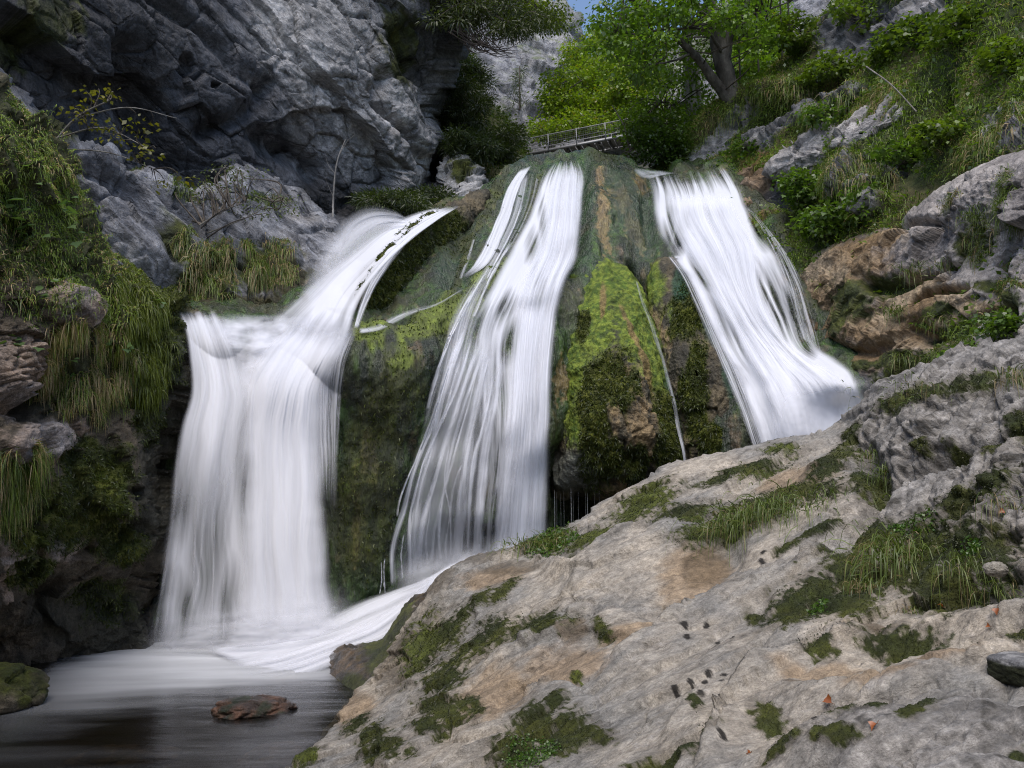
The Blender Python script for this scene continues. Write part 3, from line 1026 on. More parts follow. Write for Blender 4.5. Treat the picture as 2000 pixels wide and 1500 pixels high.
patch('right_slope',
      [(1240, 345), (1292, 318), (1345, 288), (1392, 236), (1450, 196), (1500, 135), (1560, 72), (1620, 15), (1700, -80), (1880, -260), (2150, -480)],
      [(1440, 350), (1470, 430), (1530, 520), (1600, 560), (1700, 600), (1800, 640), (1950, 680), (2080, 700), (2350, 720)],
      [(1340, 290, 27.6), (1450, 200, 27), (1560, 75, 26.6), (1700, -80, 25), (1440, 345, 24.9), (1490, 440, 22.3), (1560, 520, 20.8), (1600, 300, 22.6), (1700, 200, 22), (1800, 100, 21), (1700, 400, 19.3),
       (1850, 300, 18), (2000, 200, 16.6), (2000, 0, 18.2), (2000, 400, 14.8), (1850, 450, 17.2), (1800, 560, 16.8), (2000, 600, 13.5), (1900, 620, 14.5), (2300, 300, 12), (2300, 700, 11), (1520, 385, 23.5)],
      420, 340, slope_disp, slope_color, M_SLAB, rnd=.8, v0=.05)


def outcrop_disp(c):
    P = c['P']
    q = P @ frame((1, .3, .62))
    w = fbm(P * .8, 3, 160)
    h1, e = facet(q * np.array([.35, .9, 1.1]) + w[..., None] * .4, 161, .8)
    h2, e2 = facet(q * np.array([1.0, 2.2, 3.2]) + w[..., None] * .4, 162, .9)
    return .35 * h1 + .2 * h2 + .14 * ridged(q * np.array([.7, 3, 4]), 4, 163, .55) - .08 * np.exp(-(e / .05) ** 2) + .04 * fbm(P * 9, 3, 164)


def pale_color(a=(.20, .19, .19), b=(.40, .375, .36), moss_els=(), seed=170, och=(), tan=()):
    def fn(c):
        P, px, py = c['P'], c['px'], c['py']
        f = fbm(P @ F_SLAB * np.array([2, 5, 5]), 4, seed, .6)
        n = fbm(P * .9, 3, seed + 1)
        g = fbm(P * 9, 3, seed + 2)
        col = mix(a, b, sst(-.4, .4, n + .5 * f))
        if och:
            o = sst(-.05, .5, blobs(px, py, och, .5 * f + .2 * n))
            col = mix(col, mix((.235, .15, .068), (.37, .28, .175), sst(-.3, .4, n + .4 * g)), o * .9)
        m = sst(.0, .35, blobs(px, py, list(moss_els) or [(-9999, 0, 1, 1)], .7 * f + .35 * g))
        col = mix(col, moss_col(P, 6, .15), m)
        return col * (1 + .35 * g)[..., None], np.full(px.shape, .75) - (.2 * o if och else 0), dict(moss=m)
    return fn


thing(dome('outcrop', [(1505, 335), (1550, 292), (1600, 258), (1655, 236), (1700, 222), (1750, 185), (1800, 168), (1838, 158), (1848, 168), (1820, 205), (1790, 235), (1765, 275), (1730, 305), (1680, 318), (1640, 335), (1580, 345)],
           [(1520, 330, 23.0), (1650, 270, 21.3), (1750, 220, 20.5), (1830, 170, 20), (1600, 330, 21.8), (1700, 310, 20.4)],
           70, 330, outcrop_disp, pale_color(), M_SLAB, bulge=.7, back=2.0),
      'long pale limestone outcrop jutting from the grassy slope above the right fall', 'rock outcrop')


def ochre_disp(c):
    P, px, py = c['P'], c['px'], c['py']
    q = P @ frame((1, .2, .42))
    w = fbm(P * .6, 3, 180)
    h1, e = facet(q * np.array([.32, .8, .9]) + w[..., None] * .4, 181, .7)
    h2, e2 = facet(q * np.array([.9, 2, 2.8]) + w[..., None] * .5, 182, .8)
    cr = np.clip(near(px, py, [(1575, 500), (1620, 478), (1700, 452), (1760, 428), (1800, 398), (1850, 358), (1910, 330), (1960, 312), (2010, 296), (2160, 240)]) / 25, .3, 1)
    oz = np.clip(blobs(px, py, [(1680, 600, 190, 190, 0), (1820, 640, 160, 70, 0)]) * 2.5, 0, 1)
    h = (.42 - .24 * oz) * h1 + (.13 - .05 * oz) * h2 + .05 * ridged(q * np.array([.8, 3, 4]), 4, 183, .55) + .03 * fbm(P * 9, 3, 184) + .15 * w
    up = np.clip(blobs(px, py, [(1880, 420, 200, 110, -30), (1990, 480, 60, 90, 0)]) * 2, 0, 1)
    h = h * cr + up * cr * .09 * ridged(q * np.array([.5, 3.5, 4.5]), 4, 185, .6)
    for line, wd, dp in (([(1700, 560), (1760, 545), (1820, 530), (1850, 510)], 9, .5), ([(1780, 590), (1830, 570), (1880, 560)], 8, .4),
                         ([(1620, 690), (1700, 690), (1800, 640)], 14, .3), ([(1800, 660), (1880, 640), (1990, 610)], 12, .35), ([(1740, 450), (1820, 430), (1900, 360)], 8, .4)):
        h = h - dp * np.exp(-(near(px + w * 25, py + w * 25, line) / wd) ** 2)
    return h


patch('ochre_rock',
      [(1545, 545), (1575, 500), (1620, 478), (1700, 452), (1760, 428), (1800, 398), (1850, 358), (1910, 330), (1960, 312), (2010, 296), (2160, 240)],
      [(1600, 640), (1640, 740), (1680, 810), (1760, 830), (1850, 810), (1950, 770), (2050, 750), (2200, 740)],
      [(1580, 510, 20.4), (1700, 460, 18.6), (1800, 420, 17.1), (1900, 350, 15.9), (2000, 310, 14.6), (1610, 620, 19.2), (1700, 600, 17.5), (1800, 600, 16), (1900, 500, 15.2), (2000, 450, 13.9),
       (1690, 720, 17.1), (1760, 770, 15.8), (1850, 680, 14.8), (1950, 650, 13.4), (2050, 500, 12.8), (2100, 700, 11), (2160, 240, 13), (1700, 820, 17)],
      420, 230, ochre_disp,
      pale_color((.20, .18, .172), (.43, .39, .36),
                 [(1665, 590, 50, 46, -30), (1715, 560, 60, 26, -20), (1640, 630, 24, 36, 0), (1830, 645, 50, 10, -15), (1700, 712, 70, 14, 0), (1740, 770, 80, 24, -10), (1830, 610, 40, 16, -20), (1780, 720, 90, 24, -20), (1760, 700, 60, 20, 0), (1950, 560, 50, 18, 0), (1890, 480, 14, 40, 20), (1990, 600, 40, 30, 0)], 190,
                 [(1650, 530, 130, 90, -25), (1620, 620, 80, 90, 0), (1740, 640, 160, 70, 0), (1700, 700, 100, 40, 0), (1800, 590, 130, 50, 0), (1700, 480, 100, 30, -20), (1780, 560, 90, 40, 0), (1650, 700, 50, 50, 0), (1850, 610, 120, 26, -10), (1930, 610, 60, 22, -10)]),
      M_SLAB, rnd=.5, v0=.10)


# ------------------------------------------------------------------ foreground slab
SLAB_MOSS = [(905, 1200, 46, 16, -50), (880, 1235, 56, 24, -55), (830, 1270, 36, 80, 25), (930, 1175, 50, 14, -30), (985, 1155, 40, 12, -40), (1060, 1240, 75, 36, -12), (930, 1270, 60, 30, -40), (970, 1240, 40, 36, -40),
             (880, 1330, 34, 60, 45), (870, 1400, 60, 30, 20), (910, 1390, 46, 22, 10), (840, 1430, 40, 20, 0), (700, 1430, 40, 18, -35), (735, 1450, 40, 22, -30), (665, 1455, 14, 14, 0), (760, 1480, 60, 20, -20), (600, 1490, 30, 24, -30),
             (1050, 1430, 50, 34, -30), (1110, 1450, 70, 40, -10), (1020, 1480, 70, 30, 0), (1150, 1440, 60, 20, 10), (1090, 1395, 30, 14, -20), (1340, 1470, 70, 16, -28), (1280, 1495, 60, 16, -20),
             (1185, 1250, 22, 18, 20), (1180, 1300, 18, 12, 0), (1190, 1355, 18, 18, -40), (1130, 1335, 14, 10, 0), (1228, 1102, 16, 10, 0), (1440, 1140, 50, 10, -28), (1400, 1155, 24, 8, -10),
             (1480, 1210, 24, 14, 10), (1550, 1200, 70, 36, -20), (1600, 1175, 60, 50, -20), (1680, 1130, 80, 70, 0), (1800, 1100, 130, 90, 0), (1900, 1110, 110, 70, 0), (1720, 1060, 90, 40, -20), (1650, 1180, 90, 36, 0),
             (1860, 1160, 110, 40, 0), (1760, 1255, 90, 22, 0), (1600, 1275, 40, 18, 0), (1890, 1270, 80, 14, -6), (1980, 1250, 40, 20, -10), (1400, 1035, 90, 20, -20), (1330, 1010, 80, 22, -15), (1260, 990, 80, 26, -25),
             (1160, 1050, 60, 14, -22), (1080, 1062, 60, 20, -15), (1490, 990, 110, 26, -15), (1560, 960, 90, 22, -10), (1440, 930, 100, 12, -14), (1530, 885, 46, 14, -10), (1620, 910, 70, 20, -30), (1690, 930, 40, 30, -40),
             (1660, 860, 40, 20, -45), (1760, 790, 50, 18, -30), (1800, 780, 70, 12, -20), (1900, 750, 60, 20, -20), (1720, 960, 20, 60, 30), (1800, 870, 20, 20, 0), (1860, 880, 26, 20, 0), (1600, 1030, 60, 10, -28), (1540, 1060, 40, 8, -25),
             (1960, 960, 60, 40, -20), (1890, 990, 60, 30, 0), (1990, 830, 40, 40, 0), (1940, 870, 30, 20, 0), (1740, 1390, 20, 14, 0), (1820, 1410, 34, 26, 30), (1640, 1430, 60, 14, -8), (1730, 1425, 40, 14, -10),
             (1790, 1440, 30, 14, 0), (1500, 1400, 30, 26, 0), (1650, 1480, 60, 12, -5), (1540, 1485, 50, 12, -10), (1990, 1480, 30, 20, 0), (1860, 1470, 20, 30, -40), (1370, 1395, 14, 10, 0), (880, 1310, 26, 14, 0)]
SLAB_MOSS = [(a, b, c_ * 1.05, d_ * 1.05, *e_) for k_, (a, b, c_, d_, *e_) in enumerate(SLAB_MOSS) if c_ > 22 or k_ % 3 == 0]
SPOTS = [(1345, 1240), (1385, 1236), (1349, 1260), (1402, 1259), (1433, 1256), (1327, 1366), (1358, 1354), (1392, 1335), (1384, 1352), (1420, 1334), (1418, 1350), (1380, 1380), (1424, 1382), (1490, 1077), (1488, 1095), (1236, 1270), (1414, 1445), (1610, 1455)]
CRACKS = [((1010, 1108), (1060, 1098), (1120, 1080)), ((1010, 1390), (1060, 1362), (1110, 1356), (1150, 1340)), ((1250, 1262), (1290, 1250), (1330, 1236)), ((1405, 1440), (1425, 1395), (1440, 1375)), ((1262, 1400), (1258, 1420), (1245, 1440)),
          ((1440, 1320), (1520, 1290), (1590, 1270)), ((1640, 1375), (1690, 1372), (1740, 1370)), ((860, 1480), (930, 1440), (1000, 1420)), ((1500, 1420), (1600, 1395), (1760, 1365), (1900, 1345)), ((1560, 1030), (1640, 1000), (1690, 980)), ((720, 1420), (800, 1370), (860, 1350)),
          ((1130, 1215), (1190, 1195), (1245, 1185)), ((1660, 1330), (1780, 1320), (1900, 1318), (1950, 1300)), ((1480, 1170), (1540, 1130), (1600, 1105))]
EDGE = [((1040, 1072), (1130, 1110), (1180, 1070), (1260, 1055), (1370, 1020)), ((930, 1320), (1060, 1260), (1190, 1200), (1260, 1180)), ((1170, 1330), (1250, 1270), (1380, 1190), (1500, 1130), (1660, 1080)),
        ((1350, 1495), (1420, 1400), (1500, 1320), (1620, 1260), (1700, 1225)), ((1010, 1390), (1080, 1360), (1170, 1375))]


def slab_disp(c):
    P, px, py = c['P'], c['px'], c['py']
    q = P @ F_SLAB
    w = fbm(P * .5, 3, 200)
    h1, e = facet(q * np.array([.16, .5, .6]) + w[..., None] * .4, 201, .55)
    wv = fbm(q * np.array([.55, 1.6, 1.6]), 4, 202, .5)
    hm, em = facet(q * np.array([.45, 1.9, 1.9]) + w[..., None] * .6 + .3 * wv[..., None], 214, .5)
    h = .13 * h1 + .055 * wv + .06 * hm - .03 * np.exp(-(em / .05) ** 2) + .03 * ridged(q * np.array([1.1, 4, 4]), 5, 203, .6) + .014 * fbm(P * np.array([9, 9, 12]), 4, 204, .6)
    # long ledges stepping across the face
    for line, st in ((EDGE[1], .16), (EDGE[2], .14), (EDGE[3], .16), (EDGE[0], .18), (EDGE[4], .1)):
        L = np.asarray(line, float)
        yl = np.interp(px, L[:, 0], L[:, 1], left=9999, right=9999)
        s = (py + w * 30) - yl
        fade = np.clip(np.minimum(px - L[0, 0], L[-1, 0] - px) / 60, 0, 1)
        h = h + np.where(np.abs(s) < 900, st * fade * (np.exp(-(np.clip(s, 0, None) / 40) ** 2) * (s > 0) - .6 * np.exp(-(np.clip(-s, 0, None) / 26) ** 2) * (s <= 0)), 0)
    # bedding breaks: thin ledges with a sharp lip, here and there
    sb = q[..., 2] * 4.6 + .9 * fbm(q * np.array([.5, .9, .9]), 3, 230)
    on = sst(-.08, .3, fbm(q * np.array([.35, .8, .8]), 3, 231) + .02 + .25 * np.clip((py - 1150) / 250, 0, 1))
    fr = sb - np.floor(sb)
    h = h + on * .085 * (sst(0, .08, fr) - fr)
    sb2 = q[..., 2] * 15.0 + .8 * fbm(q * np.array([.8, 2, 2]), 3, 232)
    on2 = sst(0, .35, fbm(q * np.array([.5, 1.3, 1.3]), 3, 233) + .08)
    fr2 = sb2 - np.floor(sb2)
    h = h + on2 * .026 * (sst(0, .14, fr2) - fr2)
    h = h - .05 * np.clip(fbm(P * 7, 3, 234) - .22, 0, 1) * (1 + 2 * np.clip((px - 1450) / 300, 0, 1))
    # wavy beds in the near corner
    low = np.clip((px - 1450) / 120, 0, 1) * np.clip((py - 1180) / 60 + (px - 1700) / 600, 0, 1)
    bed = np.sin((py + .12 * (px - 1700) + 60 * fbm(P * .9, 3, 205)) / 19.0)
    h = h + low * (.075 * bed + .05 * ridged(q * np.array([1.5, 5, 5]), 4, 206, .6))
    # the pitted block to the right
    pit = np.clip(((px - 1640) + (900 - py) * -.1) / 60, 0, 1) * np.clip((1080 - py + .15 * (px - 1700)) / 60, 0, 1)
    h3, e3 = facet(q * np.array([2.4, 5, 5]) + w[..., None], 207, .9)
    h4, e4 = facet(q * np.array([.45, 1.1, 1.3]) + w[..., None] * .3, 208, .7)
    holes = np.clip(fbm(P * 4.5, 3, 209) - .12, 0, 1)
    pit = pit * np.clip(near(px, py, [(1640, 840), (1692, 785), (1790, 726), (1870, 690), (1940, 668), (2005, 652), (2200, 590)]) / 45, .15, 1)
    h = h + pit * (.15 * h4 + .04 * h3 - .025 * np.exp(-(e3 / .12) ** 2) + .045 * ridged(q * np.array([1.6, 4, 4]), 4, 210, .6) - .26 * holes)
    h = h - .35 * np.exp(-(near(px, py + w * 20, [(1700, 985), (1760, 930), (1850, 880), (2000, 830)]) / 12) ** 2) * pit
    h = h - .3 * np.exp(-(near(px + w * 20, py + w * 20, [(1640, 1060), (1690, 1010), (1720, 950), (1700, 900)]) / 22) ** 2)
    h = h - .22 * np.exp(-(near(px, py, [(1280, 1180), (1350, 1140), (1420, 1080)]) / 34) ** 2)
    m = sst(.1, .4, blobs(px, py, SLAB_MOSS, 0.85 * fbm(P * 2.6, 6, 211, .68)))
    c['m'] = m
    for line in CRACKS:
        h = h - .045 * np.exp(-(near(px + 8 * wv, py + 8 * wv, line) / 3.2) ** 2)
    return h + .016 * m * (1 + fbm(P * 10, 3, 212)) + .012 * m * fbm(P * 30, 2, 213)


def slab_color(c):
    P, px, py = c['P'], c['px'], c['py']
    q = P @ F_SLAB
    n = fbm(P * .8, 4, 220)
    f = fbm(q * np.array([2.2, 7, 7]), 4, 221, .6)
    g = fbm(P * 16, 3, 222, .6)
    col = 1.13 * mix((.235, .226, .21), (.385, .338, .278), sst(-.35, .35, n + .3 * f))
    col = mix(col, (.37, .35, .335), sst(.15, .6, f + .5 * g - .2 * n) * .6)
    tan = blobs(px, py, [(960, 1130, 90, 22, -10), (1100, 1320, 120, 50, -15), (1350, 1110, 90, 50, -30), (1240, 1240, 100, 16, -25), (980, 1370, 100, 60, -20), (1600, 1310, 100, 16, -12), (1720, 1340, 90, 16, -5), (1850, 1305, 90, 16, -10), (1560, 930, 110, 26, -15), (700, 1400, 60, 26, -40)], .4 * f + .2 * n)
    col = mix(col, (.31, .215, .125), sst(-.05, .5, tan) * .7)
    gry = np.clip((px - 1640) / 60, 0, 1) * np.clip((1090 - py) / 60, 0, 1) + np.clip((px - 1480) / 200, 0, 1) * np.clip((py - 1340) / 80, 0, 1)
    col = mix(col, mix((.17, .16, .15), (.36, .34, .32), sst(-.3, .4, f + .5 * g)), np.clip(gry, 0, 1) * .8)
    dirt = blobs(px, py, [(1370, 1090, 60, 30, -30), (1130, 1250, 40, 20, -20), (1700, 1230, 60, 10, 0), (1600, 1330, 90, 8, -8)], .4 * f)
    col = mix(col, (.15, .105, .06), sst(0, .4, dirt) * .7)
    lich = sst(.14, .34, fbm(P * 5.5, 3, 224) + .12 * g) * np.clip(gry + .15, 0, 1)
    col = mix(col, (.055, .05, .042), lich * .8)
    sp = blobs(px, py, [(x, y, 9, 7, -10) for x, y in SPOTS], .5 * fbm(P * 16, 3, 225))
    col = mix(col, (.028, .024, .020), sst(.15, .35, sp))
    mraw = blobs(px, py, SLAB_MOSS, 0.85 * fbm(P * 2.6, 6, 211, .68) + .45 * g)
    stain = sst(-.35, .15, mraw + .5 * f)
    col = mix(col, mix((.13, .105, .075), (.085, .075, .05), sst(-.3, .3, g)), stain * .42)
    m = sst(.06, .34, mraw + .40 * noise(P * 15, 236) + .25 * noise(P * 27, 237))
    mc = moss_col(P, 7, .05) * .85
    hot = blobs(px, py, [(820, 1260, 40, 90, 25), (600, 1490, 40, 30, 0), (1260, 990, 80, 30, -20), (1160, 1050, 60, 20, -20), (1080, 1060, 60, 24, 0), (1530, 885, 50, 16, 0), (1380, 1030, 60, 20, 0)], .3 * g)
    mc = mix(mc, (.095, .115, .016), sst(-.1, .5, hot) * .7)
    col = mix(col, mc, m)
    wet = blobs(px, py, [(790, 1300, 40, 90, 28), (860, 1140, 50, 20, -40), (940, 1095, 70, 14, -15), (1000, 1110, 80, 16, -5)], .3 * f)
    col = mix(col, (.085, .062, .034), sst(0, .4, wet) * .6 * (1 - m))
    return col * (1 + .30 * g)[..., None], .82 - .3 * sst(0, .4, wet), dict(moss=m)


patch('rock_slab',
      [(470, 1640), (530, 1555), (600, 1490), (650, 1432), (692, 1384), (735, 1340), (765, 1300), (782, 1250), (830, 1170), (868, 1118), (930, 1090), (990, 1080), (1040, 1062), (1100, 1042), (1190, 986), (1260, 946), (1330, 912), (1430, 890), (1540, 862),
       (1632, 840), (1662, 812), (1692, 785), (1722, 762), (1790, 726), (1870, 690), (1940, 668), (2005, 652), (2200, 590), (2500, 540)],
      [(430, 1800), (700, 1800), (1000, 1800), (1300, 1800), (1600, 1800), (1900, 1800), (2300, 1800), (2800, 1700)],
      [(600, 1492, 9.0), (692, 1385, 11.2), (782, 1250, 12.8), (870, 1115, 13), (1040, 1060, 13.2), (1190, 985, 13.4), (1330, 912, 13.3), (1540, 862, 12.8), (1640, 838, 12.3), (1692, 785, 11.8), (1790, 725, 11), (1940, 668, 9.8), (2100, 620, 8.6),
       (800, 1450, 8.2), (900, 1300, 10), (1000, 1200, 10.7), (1000, 1500, 6.4), (1200, 1100, 10.6), (1200, 1300, 7.9), (1200, 1500, 5.7), (1400, 1000, 10.9), (1400, 1150, 8.7), (1400, 1300, 6.9), (1400, 1500, 4.9), (1600, 900, 10.9),
       (1600, 1000, 9.4), (1600, 1150, 7.6), (1600, 1300, 6), (1600, 1500, 4.4), (1800, 800, 9.8), (1800, 950, 8.4), (1800, 1100, 7.2), (1800, 1250, 5.9), (1800, 1500, 4.0), (2000, 750, 8.6), (2000, 900, 7.4), (2000, 1100, 6.2),
       (2000, 1300, 5.0), (2000, 1500, 3.8), (1300, 1720, 4.1), (1900, 1720, 3.1), (700, 1720, 6), (2400, 700, 5.5), (2400, 1200, 4), (2500, 1600, 3), (500, 1600, 7.4)],
      720, 480, slab_disp, slab_color, M_SLAB, rnd=.5, v0=.06, v_bias=1.0,
      skirt=((-3, 1, .2), (-4, 10, .7), (-2, 40, 1.5), (0, 110, 2.6)))

# ------------------------------------------------------------------ where the wet rock stands in front: water lies on it
BW = 6
FX0, FX1, FY0, FY1 = 100, 1900, 240, 1420


def front_map(names, blur=2.0):
    nx, ny = (FX1 - FX0) // BW, (FY1 - FY0) // BW
    M = np.full((ny, nx), 99.0)
    for n in names:
        X, Y, D = proj(SURF[n]['P'])
        i = ((Y - FY0) // BW).astype(int)
        j = ((X - FX0) // BW).astype(int)
        ok = (i >= 0) & (i < ny) & (j >= 0) & (j < nx)
        np.minimum.at(M, (i[ok], j[ok]), D[ok])
    yy, xx = np.mgrid[0:ny, 0:nx]
    b = body_d(FX0 + (xx + .5) * BW, FY0 + (yy + .5) * BW)
    M = np.where(M > 90, b, M)
    k = np.arange(-9, 10)
    g = np.exp(-(k / blur) ** 2 / 2)
    g /= g.sum()
    M = np.apply_along_axis(lambda r: np.convolve(np.pad(r, 9, 'edge'), g, 'valid'), 0, M)
    M = np.apply_along_axis(lambda r: np.convolve(np.pad(r, 9, 'edge'), g, 'valid'), 1, M)

    def f(px, py):
        x = np.clip((np.asarray(px) - FX0) / BW - .5, 0, nx - 1.001)
        y = np.clip((np.asarray(py) - FY0) / BW - .5, 0, ny - 1.001)
        i, j = y.astype(int), x.astype(int)
        a, c = y - i, x - j
        return (M[i, j] * (1 - a) * (1 - c) + M[i + 1, j] * a * (1 - c) + M[i, j + 1] * (1 - a) * c + M[i + 1, j + 1] * a * c)
    return f


front = front_map(['tufa_wall'], 2.2)
front_all = front_map(['tufa_wall', 'tufa_mound', 'tufa_mound_2', 'tufa_mound_3'], 1.6)
front_m = front_map(['tufa_wall', 'tufa_mound', 'tufa_mound_2'], 1.6)


def S(u, v, fu, fv, s, oct=4):
    u = u + .05 * noise(np.stack([u * 3, v * 4, np.full(np.shape(u), s * 1.7)], -1), 290) + .02 * noise(np.stack([u * 9, v * 9, np.full(np.shape(u), s * 1.3)], -1), 291)
    p = np.stack([u * fu, v * fv, np.full(np.shape(u), s * 3.17)], -1)
    return fbm(p, oct, 300 + s, .55)


def ribbon(name, Lc, Rc, dfun, nu, nv, dens, parent=None, relief=.10, fu=14, fv=1.6, seed=1, off=.06, mat=None):
    """sheet of running water between two banks; u across, v along the flow; dens gives how much white water it carries"""
    a, b = curve(Lc, nv), curve(Rc, nv)
    u = np.linspace(0, 1, nu)[None, :]
    v = np.linspace(0, 1, nv)[:, None]
    px = a[:, :1] * (1 - u) + b[:, :1] * u
    py = a[:, 1:2] * (1 - u) + b[:, 1:2] * u
    u, v = np.broadcast_arrays(u, v)
    wob = S(u, v, 5, 3, seed + 50, 2) * 3
    px = px + wob
    d = dfun(px, py) - off
    st = S(u, v, fu, fv, seed)
    G = at(px, py, d - relief * st - relief * .8 * S(u, v, fu * .35, fv * 2.2, seed + 5))
    al = np.clip(dens(u, v, px, py, st), 0, 1) * sst(0, .09, u) * sst(0, .09, 1 - u) * sst(0, .02, v) * sst(0, .025, 1 - v)
    me = mesh_np(name, G.reshape(-1, 3), grid_faces(nv, nu), None, extra=dict(a=al.ravel()))
    if parent is None:
        return link(name, me, None, mat or M_WATER)
    return part(name, me, parent, mat or M_WATER)


def edge(u, v, seed, w=.07, k=.05):
    e = S(np.zeros_like(u), v, 1, 6, seed + 70, 3) * k
    e2 = S(np.zeros_like(u), v, 1, 6, seed + 71, 3) * k
    return sst(0, w, u + e) * sst(0, w, 1 - u + e2)


def base_of(px, py, d):
    p = at(px, py, d)
    return tuple(float(x) for x in p)


# --- left fall
FALL1 = [(350, 612, 17.0), (500, 650, 16.85), (680, 645, 16.95), (560, 605, 18.6), (450, 604, 18.4), (640, 632, 17.9), (370, 740, 16.6), (460, 720, 16.55), (560, 720, 16.45), (650, 760, 16.45), (345, 830, 16.3), (500, 850, 16.1),
         (645, 860, 16.3), (320, 1000, 16.05), (480, 1050, 15.85), (660, 1000, 16.05), (300, 1260, 15.8), (480, 1265, 15.65), (675, 1200, 15.95)]
d1r = rbf(FALL1)
d1 = lambda x, y: np.minimum(d1r(x, y), front(x, y) - .12)
f1 = empty('waterfall', base_of(480, 1270, 15.6), 'widest waterfall, a silky veil dropping straight into the dark pool beside the grassy left bank', 'waterfall', 'strands of the falls')
L1 = [(346, 606), (362, 650), (372, 705), (376, 765), (348, 830), (334, 900), (318, 1000), (304, 1120), (290, 1280)]
R1 = [(706, 628), (690, 665), (672, 720), (664, 790), (658, 880), (655, 980), (660, 1080), (668, 1160), (682, 1235)]


def dens1(u, v, px, py, st):
    s2 = S(u, v, 40, 1.1, 11)
    a = 1.12 + .22 * st + .12 * s2
    gaps = blobs(px, py, [(585, 655, 36, 20, 10), (468, 680, 24, 44, 20), (405, 1080, 46, 190, 3), (360, 960, 22, 120, 0), (365, 1190, 30, 90, 0), (445, 1180, 30, 110, 2), (655, 800, 26, 120, 4), (640, 920, 24, 200, 0),
                          (690, 700, 16, 60, 0), (560, 640, 40, 20, 0), (648, 1090, 20, 120, 0), (480, 930, 24, 160, 0), (390, 850, 20, 90, 0)])
    a = a - np.clip(gaps + .25, 0, 1) * (.8 - .45 * s2 - .5 * st)
    return a * edge(u, v, 1, .15, .07)


bot = lambda v: 1 - .75 * sst(.90, 1, v)
ribbon('water_curtain', L1, R1, d1, 300, 260, lambda u, v, px, py, st: dens1(u, v, px, py, st) * bot(v) * (.75 + .25 * sst(.08, .22, v)) * sst(0, .07, v), f1, .06, 8, .7, 1, 0)
# left lobe curling over the lip
ribbon('water_curtain', [(344, 606), (357, 640), (366, 700), (369, 765), (350, 830), (332, 930), (318, 1060)], [(440, 600), (462, 650), (482, 700), (498, 760), (500, 850), (495, 960), (490, 1080)], lambda x, y: d1(x, y) - .22, 150, 200,
       lambda u, v, px, py, st: (.85 + .5 * st + .35 * S(u, v, 6, .8, 12)) * sst(0, .10, u) * sst(0, .5, 1 - u + .15 * st) * sst(0, .07, v + .04 * st) * (1 - sst(.45, 1, v)), f1, .06, 7, .8, 14, .10)
# water gathering on the ledge between the two lobes
ribbon('water_curtain', [(362, 616), (430, 606), (500, 610), (560, 604), (640, 612), (705, 628)], [(366, 690), (420, 722), (490, 735), (560, 716), (630, 700), (690, 668)], lambda x, y: d1(x, y) - .06, 110, 220,
       lambda u, v, px, py, st: (.62 + .5 * st + .9 * fbm(np.stack([px / 45, py / 30, 0 * px], -1), 3, 930)) * sst(0, .25, u + .1 * st) * sst(0, .55, 1 - u + .2 * st) * sst(0, .06, v) * sst(0, .2, 1 - v), f1, .06, 5, 3, 17, .06)
# main lobe swinging left under the chute, then straight down
ribbon('water_curtain', [(585, 590), (548, 640), (502, 690), (470, 735), (462, 800), (460, 900), (455, 1020), (450, 1150), (446, 1262)], [(712, 612), (692, 660), (668, 705), (652, 750), (644, 820), (640, 920), (642, 1040), (650, 1150), (662, 1252)], lambda x, y: d1(x, y) - .15 * np.exp(-((y - 745) / 70) ** 2) * sst(450, 520, x) * sst(680, 620, x), 220, 300,
       lambda u, v, px, py, st: (.95 + .35 * st + .4 * S(u, v, 5, .8, 15)) * edge(u, v, 3, .28, .10) * sst(0, .14, v + .04 * st) * bot(v), f1, .06, 8, .8, 16, .22)
# thin right-hand film
ribbon('water_film', [(640, 650), (622, 720), (618, 800), (622, 900), (628, 1000)], [(705, 634), (680, 700), (668, 790), (662, 900), (660, 1010)], d1, 110, 160,
       lambda u, v, px, py, st: np.clip(.35 + .8 * st + .5 * S(u, v, 40, .9, 19), 0, 1) * edge(u, v, 4, .25, .1) * sst(0, .1, v) * (1 - sst(.6, 1, v)), f1, .05, 18, .9, 18, .20)
for k, (x0, y0, x1, y1, w) in enumerate([(372, 760, 318, 1260, 9), (385, 900, 372, 1262, 5), (402, 980, 366, 1262, 5), (420, 900, 412, 1262, 6), (352, 840, 300, 1258, 10), (440, 880, 436, 1264, 6)]):
    xm = (x0 + x1) / 2 + (x1 - x0) * -.12
    ribbon('water_strand', [(x0 - w / 2, y0), (xm - w / 2, (y0 + y1) / 2), (x1 - w / 2, y1)], [(x0 + w / 2, y0), (xm + w / 2, (y0 + y1) / 2), (x1 + w / 2, y1)], d1, 8, 90,
           lambda u, v, px, py, st: (.22 + .45 * S(u, v, 1, 5, 20 + k)) * np.sin(np.pi * u) ** 1.5 * sst(0, .15, v) * sst(0, .1, 1 - v), f1, .02, 2, 5, 21 + k, .12)

